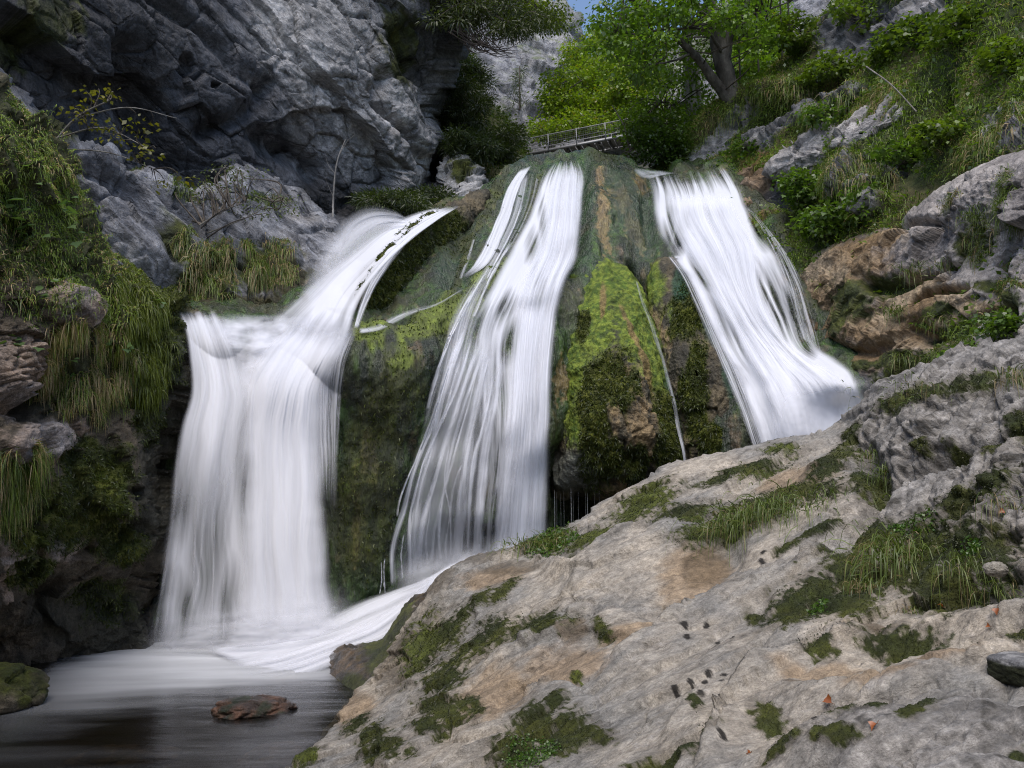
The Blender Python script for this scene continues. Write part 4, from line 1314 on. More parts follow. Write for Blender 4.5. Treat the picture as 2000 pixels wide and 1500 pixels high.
# --- upper left chute with its spray
f2 = empty('waterfall', base_of(600, 620, 18.6), 'misty chute sliding down from the upper lip past the dark moss dome', 'waterfall', 'strands of the falls')
CH = [(880, 402, 23.2), (800, 440, 22.2), (720, 430, 23), (700, 520, 20.9), (640, 500, 21.8), (590, 560, 20.3), (620, 590, 19.3), (540, 612, 18.8), (700, 635, 17.6), (720, 560, 18.6), (780, 475, 20.6), (740, 520, 19.6), (530, 620, 18.6), (850, 415, 22.5)]
dchr = rbf(CH)
dch = lambda x, y: np.minimum(dchr(x, y), front_all(x, y) - .26)
ribbon('water_curtain', [(862, 402), (790, 422), (735, 452), (680, 492), (625, 535), (575, 575), (520, 614), (490, 640)], [(905, 400), (848, 436), (796, 476), (750, 522), (718, 566), (698, 608), (688, 642), (676, 690)], lambda x, y: np.where(y > 600, np.minimum(dch(x, y), d1(x, y) - .05), dch(x, y)), 160, 150,
       lambda u, v, px, py, st: (.95 + .45 * st + .5 * S(u, v, 7, .6, 31)) * sst(0, .30 + .1 * v, u + .06 * st) * sst(0, .05, 1 - u) * sst(0, .10, v) * sst(0, .22, 1 - v + .05 * st), f2, .06, 9, 1.0, 30, .28)
ribbon('water_strand', [(850, 412), (792, 455), (748, 505), (716, 560), (697, 610), (690, 640)], [(898, 400), (842, 436), (795, 478), (755, 530), (722, 585), (700, 643)], lambda x, y: dch(x, y) - .2, 60, 120,
       lambda u, v, px, py, st: (.55 + .9 * S(u, v, 8, .8, 33)) * edge(u, v, 5, .3, .1) * sst(.1, .6, v), f2, .05, 10, 1, 32, .05)
ribbon('water_strand', [(905, 562), (850, 592), (800, 604), (765, 618), (735, 634), (700, 640)], [(908, 566), (855, 597), (806, 614), (772, 632), (742, 646), (702, 653)], front_all, 14, 90,
       lambda u, v, px, py, st: np.sin(np.pi * u) ** 1.6 * np.clip(.12 + .75 * v ** 1.5 + .9 * st, 0, 1), f2, .03, 3, 3, 35, .10)
# spray thrown up where the chute strikes the ledge, falling back on its arcs
for k in range(4):
    e = 7 * k
    ribbon('spray', [(812, 436), (768, 408 + e), (718, 398 + e), (672, 416 + e), (632, 462 + e), (598, 525 + e), (570, 592)], [(812, 440), (784, 450), (752, 474), (724, 506), (700, 545), (684, 580), (676, 610)],
           lambda x, y: np.minimum(21.0 + .35 * k + (600 - y) * .004, dch(x, y) - .1), 90, 110,
           lambda u, v, px, py, st: (.36 - .04 * k) * sst(0, .38, u) * (1 - .55 * sst(.3, .9, u)) * sst(0, .14, v) * (1 - .45 * sst(.45, .9, v)) * sst(0, .08, 1 - v) * (1 + .5 * st + .3 * S(u, v, 30, .8, 90 + k)), f2, .06, 6, 1, 36 + k, 0)

# --- narrow upper fall left of the middle one
f3 = empty('waterfall', base_of(905, 545, 19.4), 'narrow white fall sliding down a dark mossy groove left of the middle fall', 'waterfall', 'strands of the falls')
ribbon('water_curtain', [(1016, 330), (990, 365), (972, 415), (948, 470), (922, 520), (893, 546)], [(1042, 320), (1016, 365), (1002, 410), (982, 465), (955, 515), (912, 544)], front, 50, 150,
       lambda u, v, px, py, st: (.95 + .6 * st) * edge(u, v, 6, .18, .12) * sst(0, .05, v) * sst(0, .22, 1 - v), f3, .05, 8, 1.4, 43, .14)
ribbon('water_strand', [(926, 455), (915, 490), (905, 520), (895, 544)], [(934, 455), (922, 492), (912, 522), (903, 545)], front, 10, 60,
       lambda u, v, px, py, st: (.3 + .6 * st) * np.sin(np.pi * u) ** 1.5, f3, .02, 3, 2, 44, .14)

# --- middle fall
f4 = empty('waterfall', base_of(1000, 1080, 18.0), 'tall central waterfall fanning out into fine strands on its left side', 'waterfall', 'strands of the falls')
L4 = [(1080, 311), (1058, 340), (1040, 390), (1018, 440), (990, 490), (962, 540), (935, 590), (912, 640), (905, 720), (905, 800), (898, 900), (888, 1000), (880, 1105)]
R4 = [(1128, 308), (1142, 335), (1141, 400), (1135, 460), (1131, 510), (1112, 545), (1094, 600), (1084, 680), (1080, 780), (1078, 880), (1077, 970), (1075, 1030), (1072, 1080)]


def hump(px, py):
    # water thrown off the ledges of the rock
    return (.30 * np.exp(-((py - (470 + .25 * (1060 - px))) / 26) ** 2) + .42 * np.exp(-((py - (560 + .3 * (1060 - px))) / 34) ** 2)
            + .22 * np.exp(-((py - 400 + .2 * (1080 - px)) / 22) ** 2))


def dens4(u, v, px, py, st):
    s2 = S(u, v, 20, 1.8, 51)
    a = 1.2 + .22 * st + .14 * s2
    low = sst(560, 760, py)
    a = a - low * (1 - sst(.38, .66, u + .10 * s2)) * (.86 - 1.1 * st - .4 * s2)
    gaps = blobs(px, py, [(1050, 560, 18, 50, 5), (1000, 660, 20, 50, 15), (1095, 640, 14, 40, 0), (985, 600, 22, 40, 20), (1040, 480, 16, 40, 10), (930, 640, 30, 60, 30), (1080, 760, 10, 90, 0), (1060, 430, 10, 50, 0)])
    a = a - np.clip(gaps + .3, 0, 1) * (.7 - .8 * s2 - .6 * st)
    return a * edge(u, v, 7, .16, .08) * sst(0, .09, v + .07 * s2)


ribbon('water_curtain', L4, R4, lambda x, y: front(x, y) - hump(x, y) * .6 - .25 * sst(620, 900, y) * sst(930, 1040, x), 240, 420, dens4, f4, .05, 11, 3.2, 50, .14)
ribbon('water_curtain', [(1085, 313), (1068, 360), (1052, 430), (1035, 500), (1010, 560), (998, 640), (990, 760), (978, 880), (966, 980), (955, 1095)], [(1138, 316), (1140, 400), (1134, 490), (1112, 548), (1094, 610), (1082, 700), (1078, 800), (1075, 900), (1074, 1000), (1070, 1085)],
       lambda x, y: front(x, y) - hump(x, y) - .5 * sst(620, 900, y), 160, 360,
       lambda u, v, px, py, st: (.55 + .9 * S(u, v, 8, 2.5, 53) + .5 * S(u, v, 30, 2, 54)) * edge(u, v, 8, .2, .1) * sst(0, .05, v), f4, .06, 8, 3, 52, .35)
# soft veil of fine spray hanging between the strands
ribbon('water_film', [(935, 590), (885, 680), (840, 790), (800, 900), (775, 1000), (755, 1140)], [(1000, 600), (985, 700), (975, 800), (965, 900), (955, 1000), (945, 1100)], lambda x, y: front(x, y) - .1, 70, 120,
       lambda u, v, px, py, st: (.32 + .5 * S(u, v, 5, 1.2, 59) + .14 * sst(.75, 1, v)) * edge(u, v, 17, .35, .1) * sst(0, .25, v), f4, .04, 5, 1.5, 58, .26)
# wispy film over the dark rock left of the sheet
ribbon('water_film', [(1000, 345), (985, 420), (955, 490), (925, 540), (885, 600), (860, 700), (820, 820), (795, 940), (775, 1060)], [(1062, 330), (1045, 400), (1005, 480), (968, 540), (938, 610), (915, 700), (915, 820), (905, 940), (890, 1100)],
       front, 190, 300, lambda u, v, px, py, st: np.clip(.10 + .35 * S(u, v, 22, 1.7, 56) + .8 * S(u, v, 6, 1.5, 57) + .30 * sst(500, 640, py) * (1 - sst(700, 820, py)), 0, 1) * edge(u, v, 9, .25, .15) * (1 - .8 * sst(780, 900, py)), f4, .04, 30, 3, 55, .10)
for k, (pts, w) in enumerate([
        ([(905, 640), (872, 730), (838, 840), (808, 920), (788, 1000), (770, 1060), (768, 1145)], 15), ([(925, 650), (890, 760), (850, 850), (818, 940), (802, 1010), (800, 1125)], 10),
        ([(915, 620), (880, 720), (860, 800), (842, 880), (822, 950), (812, 1030), (806, 1125)], 20), ([(940, 660), (905, 760), (872, 860), (850, 940), (826, 1020), (818, 1110)], 16),
        ([(945, 680), (905, 800), (880, 890), (866, 960), (850, 1030), (842, 1100)], 9), ([(938, 700), (915, 790), (884, 900), (862, 985), (858, 1060), (862, 1096)], 7),
        ([(955, 680), (930, 790), (912, 880), (902, 960), (896, 1030), (894, 1092)], 22), ([(985, 690), (962, 800), (944, 900), (936, 980), (932, 1085)], 26), ([(965, 720), (950, 800), (928, 890), (916, 1000), (912, 1088)], 14),
        ([(860, 760), (840, 850), (812, 900), (790, 950), (778, 990), (776, 1010)], 5), ([(900, 700), (860, 830), (828, 900), (806, 990)], 6), ([(880, 860), (868, 940), (878, 1000), (870, 1070), (872, 1095)], 4),
        ([(842, 940), (838, 1010), (832, 1060), (836, 1105)], 3), ([(905, 900), (884, 960), (880, 1020), (880, 1085)], 5), ([(790, 1040), (784, 1080), (786, 1130)], 3), ([(752, 1090), (750, 1120), (752, 1160)], 3), ([(744, 1095), (746, 1120), (742, 1160)], 3),
        ([(826, 1050), (822, 1080), (824, 1120)], 3), ([(1020, 700), (1000, 800), (985, 900), (978, 1000), (975, 1085)], 30), ([(930, 560), (900, 610), (870, 680), (850, 740), (835, 800)], 8), ([(950, 530), (915, 590), (880, 660), (858, 720)], 5),
        ([(1120, 330), (1112, 400), (1100, 470), (1090, 540)], 26), ([(1000, 470), (970, 520), (945, 570), (925, 620)], 9), ([(1020, 400), (1000, 450), (975, 500), (950, 545)], 5)]):
    P_ = np.asarray(pts, float)
    grow = np.linspace(.8, 1.05, len(P_)) * w / 2
    ribbon('water_strand', np.stack([P_[:, 0] - grow, P_[:, 1]], 1), np.stack([P_[:, 0] + grow, P_[:, 1]], 1), front, max(8, int(w * .8)), 150,
           lambda u, v, px, py, st: (.80 + .9 * S(u, v, 1 + w * .12, 3, 100 + k) + .25 * st) * np.sin(np.pi * np.clip(u + .3 * S(u, v, 1, 6, 130 + k, 2), 0, 1)) ** 1.5 * sst(0, .12, v) * (1 - .35 * sst(.85, 1, v)), f4, .03, 3, 5, 60 + k, .2)

# --- right fall
f5 = empty('waterfall', base_of(1560, 860, 17.6), 'broad stepped waterfall sweeping right towards the ochre rock', 'waterfall', 'strands of the falls')
L5 = [(1258, 338), (1265, 372), (1270, 420), (1283, 470), (1305, 508), (1335, 548), (1366, 605), (1395, 670), (1428, 740), (1458, 810), (1484, 880)]
R5 = [(1425, 323), (1452, 368), (1468, 410), (1500, 462), (1534, 505), (1562, 560), (1582, 612), (1600, 672), (1664, 712), (1694, 770), (1705, 850)]


def hump5(px, py):
    y1 = 372 + .05 * (px - 1350)
    y2 = 478 + .12 * (px - 1400) + 40 * np.exp(-((px - 1320) / 40) ** 2)
    return .25 * np.exp(-((py - y1) / 26) ** 2) + .32 * np.exp(-((py - y2) / 34) ** 2) * sst(1300, 1360, px) + .8 * np.exp(-((py - 745) / 40) ** 2) * sst(1540, 1640, px)


def dens5(u, v, px, py, st):
    s2 = S(u, v, 24, 1.6, 161)
    a = 1.2 + .28 * st + .16 * s2
    gaps = blobs(px, py, [(1325, 465, 18, 46, 12), (1310, 440, 14, 60, 0), (1480, 440, 14, 50, -15), (1505, 455, 14, 40, -20), (1520, 600, 26, 90, -18), (1555, 620, 22, 110, -14), (1490, 560, 14, 60, -15), (1375, 540, 16, 50, -30), (1345, 345, 30, 12, 0), (1545, 540, 20, 60, -20),
                          (1420, 640, 14, 90, -28), (1440, 760, 14, 90, -24), (1572, 660, 20, 60, -10)])
    a = a - np.clip(gaps + .35, 0, 1) * (.9 - .9 * s2 - .6 * st) + .5 * sst(1540, 1620, px) * sst(690, 740, py)
    return a * edge(u, v, 10, .14, .09) * sst(0, .11, v + .09 * s2)


ribbon('water_curtain', L5, R5, lambda x, y: np.minimum(front(x, y), front_m(x, y) + .05) - hump5(x, y) * .6, 280, 380, dens5, f5, .055, 12, 2.6, 160, .2)
ribbon('water_curtain', [(1290, 372), (1300, 430), (1330, 490), (1372, 560), (1420, 640), (1460, 720), (1490, 790), (1515, 880)], [(1440, 372), (1462, 425), (1490, 480), (1500, 560), (1530, 640), (1590, 700), (1650, 740), (1690, 850)],
       lambda x, y: front(x, y) - hump5(x, y), 200, 320, lambda u, v, px, py, st: (.55 + .9 * S(u, v, 8, 2, 163) + .5 * S(u, v, 36, 1.4, 164) + .5 * sst(620, 760, py)) * edge(u, v, 11, .22, .1) * sst(0, .05, v), f5, .06, 9, 2.4, 162, .42)
ribbon('water_film', [(1455, 400), (1482, 440), (1508, 490), (1528, 540), (1545, 600), (1562, 660)], [(1478, 420), (1514, 462), (1545, 505), (1570, 560), (1588, 620), (1606, 690)], front, 60, 150,
       lambda u, v, px, py, st: np.clip(.2 + 1.2 * S(u, v, 16, 1.8, 166), 0, 1) * edge(u, v, 12, .2, .1), f5, .04, 12, 3, 165, .16)
ribbon('water_film', [(1300, 500), (1325, 535), (1352, 590), (1382, 660), (1415, 740), (1445, 810), (1470, 880)], [(1335, 495), (1362, 535), (1392, 590), (1425, 660), (1462, 740), (1490, 810), (1510, 880)], front_m, 60, 190,
       lambda u, v, px, py, st: np.clip(.3 + 1.0 * S(u, v, 16, 1.4, 168) + .5 * u, 0, 1) * edge(u, v, 13, .2, .1), f5, .04, 12, 3, 167, .14)
ribbon('water_lip', [(1232, 330), (1246, 345), (1262, 350), (1290, 342)], [(1240, 326), (1262, 330), (1290, 332), (1330, 338)], lambda x, y: front(x, y), 20, 60,
       lambda u, v, px, py, st: (.45 + .7 * st) * edge(u, v, 14, .3, .1) * sst(0, .3, v) * sst(0, .2, 1 - v), f5, .05, 4, 3, 170, .25)
# --- thin rivulet between the mounds
f6 = empty('rivulet', base_of(1345, 915, 18.6), 'thin trickle running down the cleft between the two mossy mounds', 'rivulet')
ribbon('water_strand', [(1240, 548), (1252, 590), (1268, 632), (1277, 665), (1290, 702), (1300, 745), (1313, 790), (1320, 835), (1332, 880), (1337, 925)], [(1245, 547), (1258, 588), (1275, 629), (1287, 663), (1298, 700), (1309, 743), (1321, 789), (1329, 834), (1339, 880), (1345, 925)], front_m, 14, 190,
       lambda u, v, px, py, st: np.sin(np.pi * u) ** 1.4 * np.clip(.14 + .6 * st + .25 * v, 0, 1), f6, .02, 3, 5, 180, .10)

# --- drips under the mound
f7 = empty('dripping_fringe', base_of(1130, 1030, 20), 'fine drips falling from the foot of the green mound before a black hollow', 'drips')
for k, x in enumerate([1083, 1087, 1095, 1101, 1115, 1119, 1129, 1143, 1147, 1161, 1170]):
    g = Geo()
    p0, p1 = at(x, 958 + 6 * math.sin(k), 19.0), at(x, 1045, 19.0)
    p1 = np.array([p0[0], p0[1], p1[2]])
    g.tube([p0, (p0 + p1) / 2 + [0.004, 0, 0], p1], [.003, .006, .005], 5)
    me = g.mesh('drip')
    a = me.attributes.new('a', 'FLOAT', 'POINT')
    a.data.foreach_set('value', np.full(len(me.vertices), .05 + .16 * (k % 4 == 0), np.float32))
    part('drip', me, f7, M_WATER)

# --- cascade from the foot of the middle fall down into the pool
f8 = empty('cascade', base_of(660, 1260, 15.2), 'smooth white cascade sliding behind the pale rock slab into the pool', 'cascade', 'strands of the falls')
CAS = [(1085, 1062, 17.6), (1000, 1080, 17.4), (950, 1085, 17.3), (900, 1105, 17.0), (860, 1130, 16.7), (780, 1160, 16.3), (700, 1190, 16.0), (600, 1230, 15.7), (480, 1255, 15.5), (290, 1275, 15.4), (850, 1170, 15.8), (800, 1220, 15.2),
       (740, 1262, 14.7), (640, 1295, 14.2), (560, 1320, 13.7), (1040, 1120, 16), (930, 1120, 16.5), (420, 1310, 14.0)]
dcas = rbf(CAS)
ribbon('water_curtain', [(1100, 1045), (1000, 1070), (940, 1082), (880, 1100), (830, 1128), (770, 1148), (700, 1170), (620, 1205), (500, 1240), (380, 1262)],
       [(1100, 1110), (1000, 1130), (930, 1140), (880, 1150), (850, 1185), (815, 1230), (765, 1268), (690, 1290), (620, 1318), (540, 1345)], dcas, 150, 300,
       lambda u, v, px, py, st: (.95 + .5 * st + .35 * S(u, v, 5, 3, 191)) * sst(0, .16, u + .05 * st) * sst(0, .14, 1 - u + .05 * st) * sst(0, .05, 1 - v), f8, .10, 10, 2.0, 190, 0)
ribbon('water_curtain', [(900, 1098), (840, 1125), (780, 1160), (720, 1200), (640, 1245), (540, 1275), (420, 1290)], [(895, 1135), (860, 1160), (820, 1215), (770, 1258), (680, 1280), (600, 1312), (480, 1335)], lambda x, y: dcas(x, y) - .18, 90, 200,
       lambda u, v, px, py, st: (.45 + .9 * S(u, v, 6, 1.6, 193)) * edge(u, v, 16, .3, .1) * sst(0, .1, v) * sst(0, .2, 1 - v), f8, .07, 8, 2, 192, .0)


# soft mist where the falls land
mist = lambda k: (lambda u, v, px, py, st: (.34 + .5 * S(u, v, 5, 1.5, 240 + k)) * sst(0, .25, u) * sst(0, .25, 1 - u) * sst(0, .6, v) * sst(0, .3, 1 - v))
ribbon('mist', [(262, 1175), (258, 1230), (250, 1300)], [(720, 1120), (722, 1190), (716, 1270)], lambda x, y: np.minimum(d1r(x, np.minimum(y, 1240)) - .45, pool_d(np.maximum(y, 1255)) - .05), 90, 50, mist(1), f1, .08, 5, 1.5, 250, 0)
ribbon('mist', [(280, 1200), (276, 1240), (262, 1290)], [(700, 1150), (700, 1200), (690, 1260)], lambda x, y: np.minimum(d1r(x, np.minimum(y, 1240)) - .75, pool_d(np.maximum(y, 1255)) - .10), 90, 50, mist(2), f1, .08, 5, 1.5, 251, 0)
ribbon('mist', [(755, 1090), (752, 1130), (745, 1175)], [(1085, 1005), (1085, 1050), (1080, 1090)], lambda x, y: np.minimum(front(x, y), dcas(x, y)) - .5, 70, 40, mist(3), f4, .06, 5, 1.5, 252, 0)

ribbon('mist', [(1500, 735), (1495, 800), (1490, 890)], [(1700, 712), (1722, 780), (1730, 880)], lambda x, y: front(x, y) - hump5(x, y) - .75, 70, 50,
       lambda u, v, px, py, st: (.55 + .5 * S(u, v, 4, 1.5, 246)) * sst(0, .3, u) * sst(0, .22, 1 - u) * sst(0, .5, v), f5, .05, 5, 1.5, 253, 0)

# ------------------------------------------------------------------ pool
def pool_mat():
    m, nt, out = new_mat('pool_water')
    L = nt.links.new
    a = attr_node(nt, 'a')
    tc = N(nt, 'ShaderNodeTexCoord')
    mp = N(nt, 'ShaderNodeMapping')
    mp.inputs['Scale'].default_value = (.5, 1.6, 1)
    mp.inputs['Rotation'].default_value = (0, 0, R(-12))
    L(tc.outputs['Object'], mp.inputs['Vector'])
    n = N(nt, 'ShaderNodeTexNoise', Scale=1.6, Detail=3.0)
    L(mp.outputs[0], n.inputs['Vector'])
    bp = N(nt, 'ShaderNodeBump', Strength=.25, Distance=.08)
    L(n.outputs['Fac'], bp.inputs['Height'])
    gl = N(nt, 'ShaderNodeBsdfGlossy', Roughness=.22)
    L(bp.outputs[0], gl.inputs['Normal'])
    tr = N(nt, 'ShaderNodeBsdfTransparent')
    tr.inputs['Color'].default_value = (.36, .33, .25, 1)
    fr = N(nt, 'ShaderNodeFresnel', IOR=1.33)
    L(bp.outputs[0], fr.inputs['Normal'])
    m1 = N(nt, 'ShaderNodeMixShader')
    L(fr.outputs[0], m1.inputs[0])
    L(tr.outputs[0], m1.inputs[1])
    L(gl.outputs[0], m1.inputs[2])
    d = N(nt, 'ShaderNodeBsdfDiffuse')
    d.inputs['Color'].default_value = (.86, .88, .92, 1)
    m2 = N(nt, 'ShaderNodeMixShader')
    L(a.outputs['Fac'], m2.inputs[0])
    L(m1.outputs[0], m2.inputs[1])
    L(d.outputs[0], m2.inputs[2])
    L(m2.outputs[0], out.inputs['Surface'])
    return m


X, Y = np.meshgrid(np.linspace(-15, 5, 330), np.concatenate([np.linspace(-2, 7.5, 20), np.linspace(7.6, 19, 300)]))
G = np.stack([X, Y, np.zeros_like(X)], -1)
PX, PY, _ = proj(np.where((Y > 3)[..., None], G, np.array([0, 3, 0])))
st = fbm(np.stack([X * .45 + Y * .1, Y * 2.4 - X * .35, 0 * X], -1), 4, 400)
st2 = fbm(np.stack([X * .2 + Y * .1, Y * 1.1 - X * .15, 0 * X + 3], -1), 3, 401)
up = np.interp(PX, [-50, 60, 110, 200, 300, 420, 700, 900], [1440, 1345, 1310, 1285, 1266, 1262, 1235, 1200])
lo = np.interp(PX, [-50, 60, 140, 250, 330, 400, 460, 560, 640, 700, 900], [1470, 1420, 1392, 1360, 1348, 1346, 1338, 1326, 1318, 1296, 1260])
wd = np.clip(lo - up, 8, None)
t = (PY - up) / wd
foam = sst(-.3, .05, t + .12 * st) * sst(1.55, .05, t + .45 * st2 + .40 * st) * (.9 + .45 * st) * np.interp(PX, [-60, 90, 200, 330, 460], [.04, .22, .58, .85, 1.0]) * sst(-100, 60, PX) * sst(730, 690, PX)
foam = np.clip(foam, 0, 1)
foam = np.maximum(foam, .05 * np.clip(st2 * 2, 0, 1) * (PY > 1300))
G[..., 2] += .05 * foam * (1 + st) + .02 * st2
me = mesh_np('pool', G.reshape(-1, 3), grid_faces(*G.shape[:2]), None, extra=dict(a=foam.ravel()))
o = link('pool', me, None, pool_mat())
o['kind'] = 'structure'


# ------------------------------------------------------------------ stones
def stone(name, c, size, seed, colfn, mat, label, cat='stone', rough=.6, rot=0.0, n=3, sq=0):
    """closed stone: a broken, pitted ball resting at c"""
    nr, na = 40 * n // 3 * 2, 64 * n // 3 * 2
    th = np.linspace(0.02, math.pi - .02, nr)[:, None]
    ph = np.linspace(0, 2 * math.pi, na, endpoint=False)[None, :]
    D = np.stack(np.broadcast_arrays(np.sin(th) * np.cos(ph), np.sin(th) * np.sin(ph), np.cos(th) + 0 * ph), -1)
    h, e = facet(D * 1.3 + seed, seed, .9)
    r = 1 + .16 * h + .14 * fbm(D * 2 + seed, 3, seed) + .05 * fbm(D * 8, 3, seed + 1) - .05 * np.exp(-(e / .1) ** 2)
    if sq:      # squared block with worn edges
        r = (1 + .25 * (r - 1)) / (np.abs(D) ** sq).sum(-1) ** (1 / sq)
    G = D * r[..., None] * np.asarray(size)
    cr, sr = math.cos(rot), math.sin(rot)
    G = np.stack([G[..., 0] * cr - G[..., 1] * sr, G[..., 0] * sr + G[..., 1] * cr, G[..., 2]], -1)
    C = np.clip(colfn(G, D), .004, .9)
    me = mesh_np(name, G.reshape(-1, 3), grid_faces(nr, na, True), np.concatenate([C, np.full(C.shape[:2] + (1,), rough)], -1).reshape(-1, 4))
    o = link(name, me, None, mat)
    o.location = c
    thing(o, label, cat)
    return o


def c_red(G, D):
    n = fbm(G * 5, 4, 500)
    return mix(mix((.04, .026, .02), (.14, .07, .04), sst(-.2, .4, n)), (.022, .03, .012), sst(.05, .4, fbm(G * 3.5, 3, 501) + .1 * D[..., 2]))


def c_moss(G, D):
    return mix(mix((.05, .045, .03), (.12, .10, .07), sst(-.3, .3, fbm(G * 4, 3, 502))), moss_col(G, 8, .1), sst(-.25, .3, fbm(G * 3, 3, 503) + .45 * D[..., 2]))


def c_brown(G, D):
    return mix((.05, .032, .018), (.16, .11, .06), sst(-.3, .4, fbm(G * 4, 3, 504)))


def c_pale(G, D):
    return mix((.25, .225, .19), (.42, .39, .33), sst(-.3, .4, fbm(G * 9, 3, 505)))


p = at(492, 1388, pool_d(1388))
stone('stone', (p[0], p[1], -.02), (.56, .42, .20), 51, c_red, M_TUFA, 'flat reddish brown stone with green algae breaking the surface of the pool', rough=.35, rot=.15)
p = at(10, 1392, pool_d(1392))
stone('boulder', (p[0] - .45, p[1] + .4, .05), (.72, .75, .50), 52, c_moss, M_MOSS, 'dark mossy boulder at the left edge of the pool', 'boulder', .85, rot=.5)
p = at(240, 1452, pool_d(1452))
stone('stone', (p[0], p[1], -.20), (.62, .30, .16), 53, c_brown, M_SLAB, 'brown stone lying under the dark pool water', rough=.5, rot=.2)
p = at(560, 1420, pool_d(1420))
stone('stone', (p[0], p[1] - .2, -.34), (.5, .35, .18), 58, c_brown, M_SLAB, 'dim sunken stone nearest the pale slab', rough=.5, rot=.2)
p = at(1945, 1112, 5.95)
stone('stone', tuple(p), (.085, .07, .055), 54, c_pale, M_SLAB, 'small pale round stone sitting in the moss on the slab', n=2)


def c_block(G, D):
    return mix(mix((.16, .16, .165), (.34, .335, .335), sst(-.3, .4, fbm(G * 14, 4, 531))), (.026, .030, .012), sst(.55, .35, D[..., 2] + .12 * fbm(G * 9, 3, 530)))  # grey top, dark green on the sides and underside


p = at(2036, 1308, 4.9)
stone('stone', tuple(p), (.27, .20, .085), 57, c_block, M_SLAB, 'grey squared block with dark sides, rightmost on the slab', rough=.85, rot=.35, sq=7)


def wet_disp(c):
    P = c['P']
    return .14 * fbm(P * 1.2, 3, 520) + .05 * ridged(P * np.array([3, 3, 1.2]), 3, 521) + .03 * fbm(P * 8, 3, 522)


def wet_color(c):
    P, px, py = c['P'], c['px'], c['py']
    f = fbm(P * 3, 4, 523, .6)
    col = mix((.035, .028, .02), (.14, .09, .045), sst(-.3, .4, f))
    m = sst(0, .4, blobs(px, py, [(760, 1230, 40, 90, 40), (700, 1345, 50, 30, 20), (750, 1290, 40, 50, 30)], .6 * f))
    col = mix(col, moss_col(P, 9, .1), m)
    return col * (1 + .4 * f)[..., None], .3 + .4 * m, dict(moss=m)


thing(dome('boulder', [(640, 1300), (655, 1270), (700, 1258), (745, 1252), (775, 1215), (815, 1165), (850, 1160), (860, 1230), (820, 1320), (770, 1375), (705, 1390), (672, 1362), (655, 1335)],
           [(650, 1300, 13.6), (745, 1255, 13.6), (690, 1385, 11.7), (800, 1200, 13.4), (760, 1320, 12.2), (850, 1180, 13.2)], 60, 220, wet_disp, wet_color, M_TUFA, bulge=.6, back=1.4),
      'wet dark brown boulder at the foot of the slab where the cascade meets the pool', 'boulder')

# ------------------------------------------------------------------ far cliffs behind the bridge
def far_disp(c):
    P = c['P']
    h1, e = facet(P * np.array([.10, .10, .13]), 600, .8)
    h2, e2 = facet(P * np.array([.32, .32, .45]), 601, .9)
    return 1.3 * h1 + .7 * h2 + .5 * ridged(P * .5, 4, 602) + .3 * fbm(P * 1.3, 3, 603)


def far_color(c):
    P, px, py = c['P'], c['px'], c['py']
    n = fbm(P * .15, 4, 610)
    f = fbm(P * 1.1, 4, 611, .6)
    col = mix((.30, .30, .33), (.50, .49, .50), sst(-.3, .4, n + .6 * f))
    g = sst(.10, .35, n * .7 + .5 * f + .5 * c['N'][..., 2] - .1)
    col = mix(col, (.09, .12, .03), g * .8)
    return col * (1 + .3 * f)[..., None], np.full(px.shape, .9), dict(moss=g)


patch('far_cliff', [(700, -140), (850, -90), (960, -40), (1060, 5), (1105, 50), (1120, 120), (1136, 200), (1150, 300)], [(700, 430), (800, 430), (900, 430), (980, 430), (1020, 430), (1060, 430), (1100, 430), (1140, 430)],
      [(850, 0, 58), (1100, 60, 62), (1000, 200, 54), (1100, 250, 56), (850, 300, 46), (1050, 400, 48), (1140, 400, 52), (700, 0, 52), (700, 430, 42)],
      170, 170, far_disp, far_color, M_FAR, rnd=3, v0=.15, skirt=((3, 0, 2), (5, 3, 6), (3, 10, 14)))
patch('far_cliff', [(1150, 240), (1200, 165), (1260, 120), (1340, 70), (1420, 20), (1500, -30), (1600, -110), (1750, -240)], [(1150, 420), (1220, 420), (1300, 420), (1360, 420), (1430, 400), (1500, 350), (1600, 300), (1750, 200)],
      [(1180, 240, 52), (1260, 120, 50), (1420, 20, 46), (1600, -110, 42), (1200, 420, 46), (1350, 300, 40), (1500, 150, 38), (1600, 200, 35), (1750, -200, 38)],
      170, 150, far_disp, far_color, M_FAR, rnd=3, v0=.12, skirt=((0, 2, 2), (0, 5, 6), (0, 15, 14)))
patch('far_hillside', [(900, 150), (1050, 130), (1140, 112), (1180, 108), (1250, 120), (1350, 130), (1500, 140)], [(900, 430), (1050, 430), (1140, 430), (1180, 430), (1250, 430), (1350, 430), (1500, 430)],
      [(900, 150, 95), (1180, 108, 100), (1500, 140, 90), (900, 430, 70), (1180, 430, 70), (1500, 430, 70)], 90, 60, lambda c: 2 * fbm(c['P'] * .1, 4, 620),
      lambda c: (mix((.05, .075, .02), (.10, .13, .03), sst(-.3, .3, fbm(c['P'] * .5, 3, 621))), np.full(c['px'].shape, .9), {}), M_FAR, rnd=3, v0=.2)
# rock closing the gorge behind the spray, recess shade put into its colour
patch('gorge_wall', [(480, 250), (560, 240), (640, 240), (720, 260), (790, 300), (850, 340), (900, 390)], [(480, 600), (560, 600), (640, 590), (720, 560), (790, 500), (850, 450), (900, 420)],
      [(480, 250, 29), (700, 300, 29), (900, 390, 28.5), (480, 600, 25), (700, 560, 24.5), (900, 420, 26)], 120, 90, ramp_disp, lambda c: (lambda r: (r[0] * .45, r[1], r[2]))(ramp_color(c)), M_CLIFF)
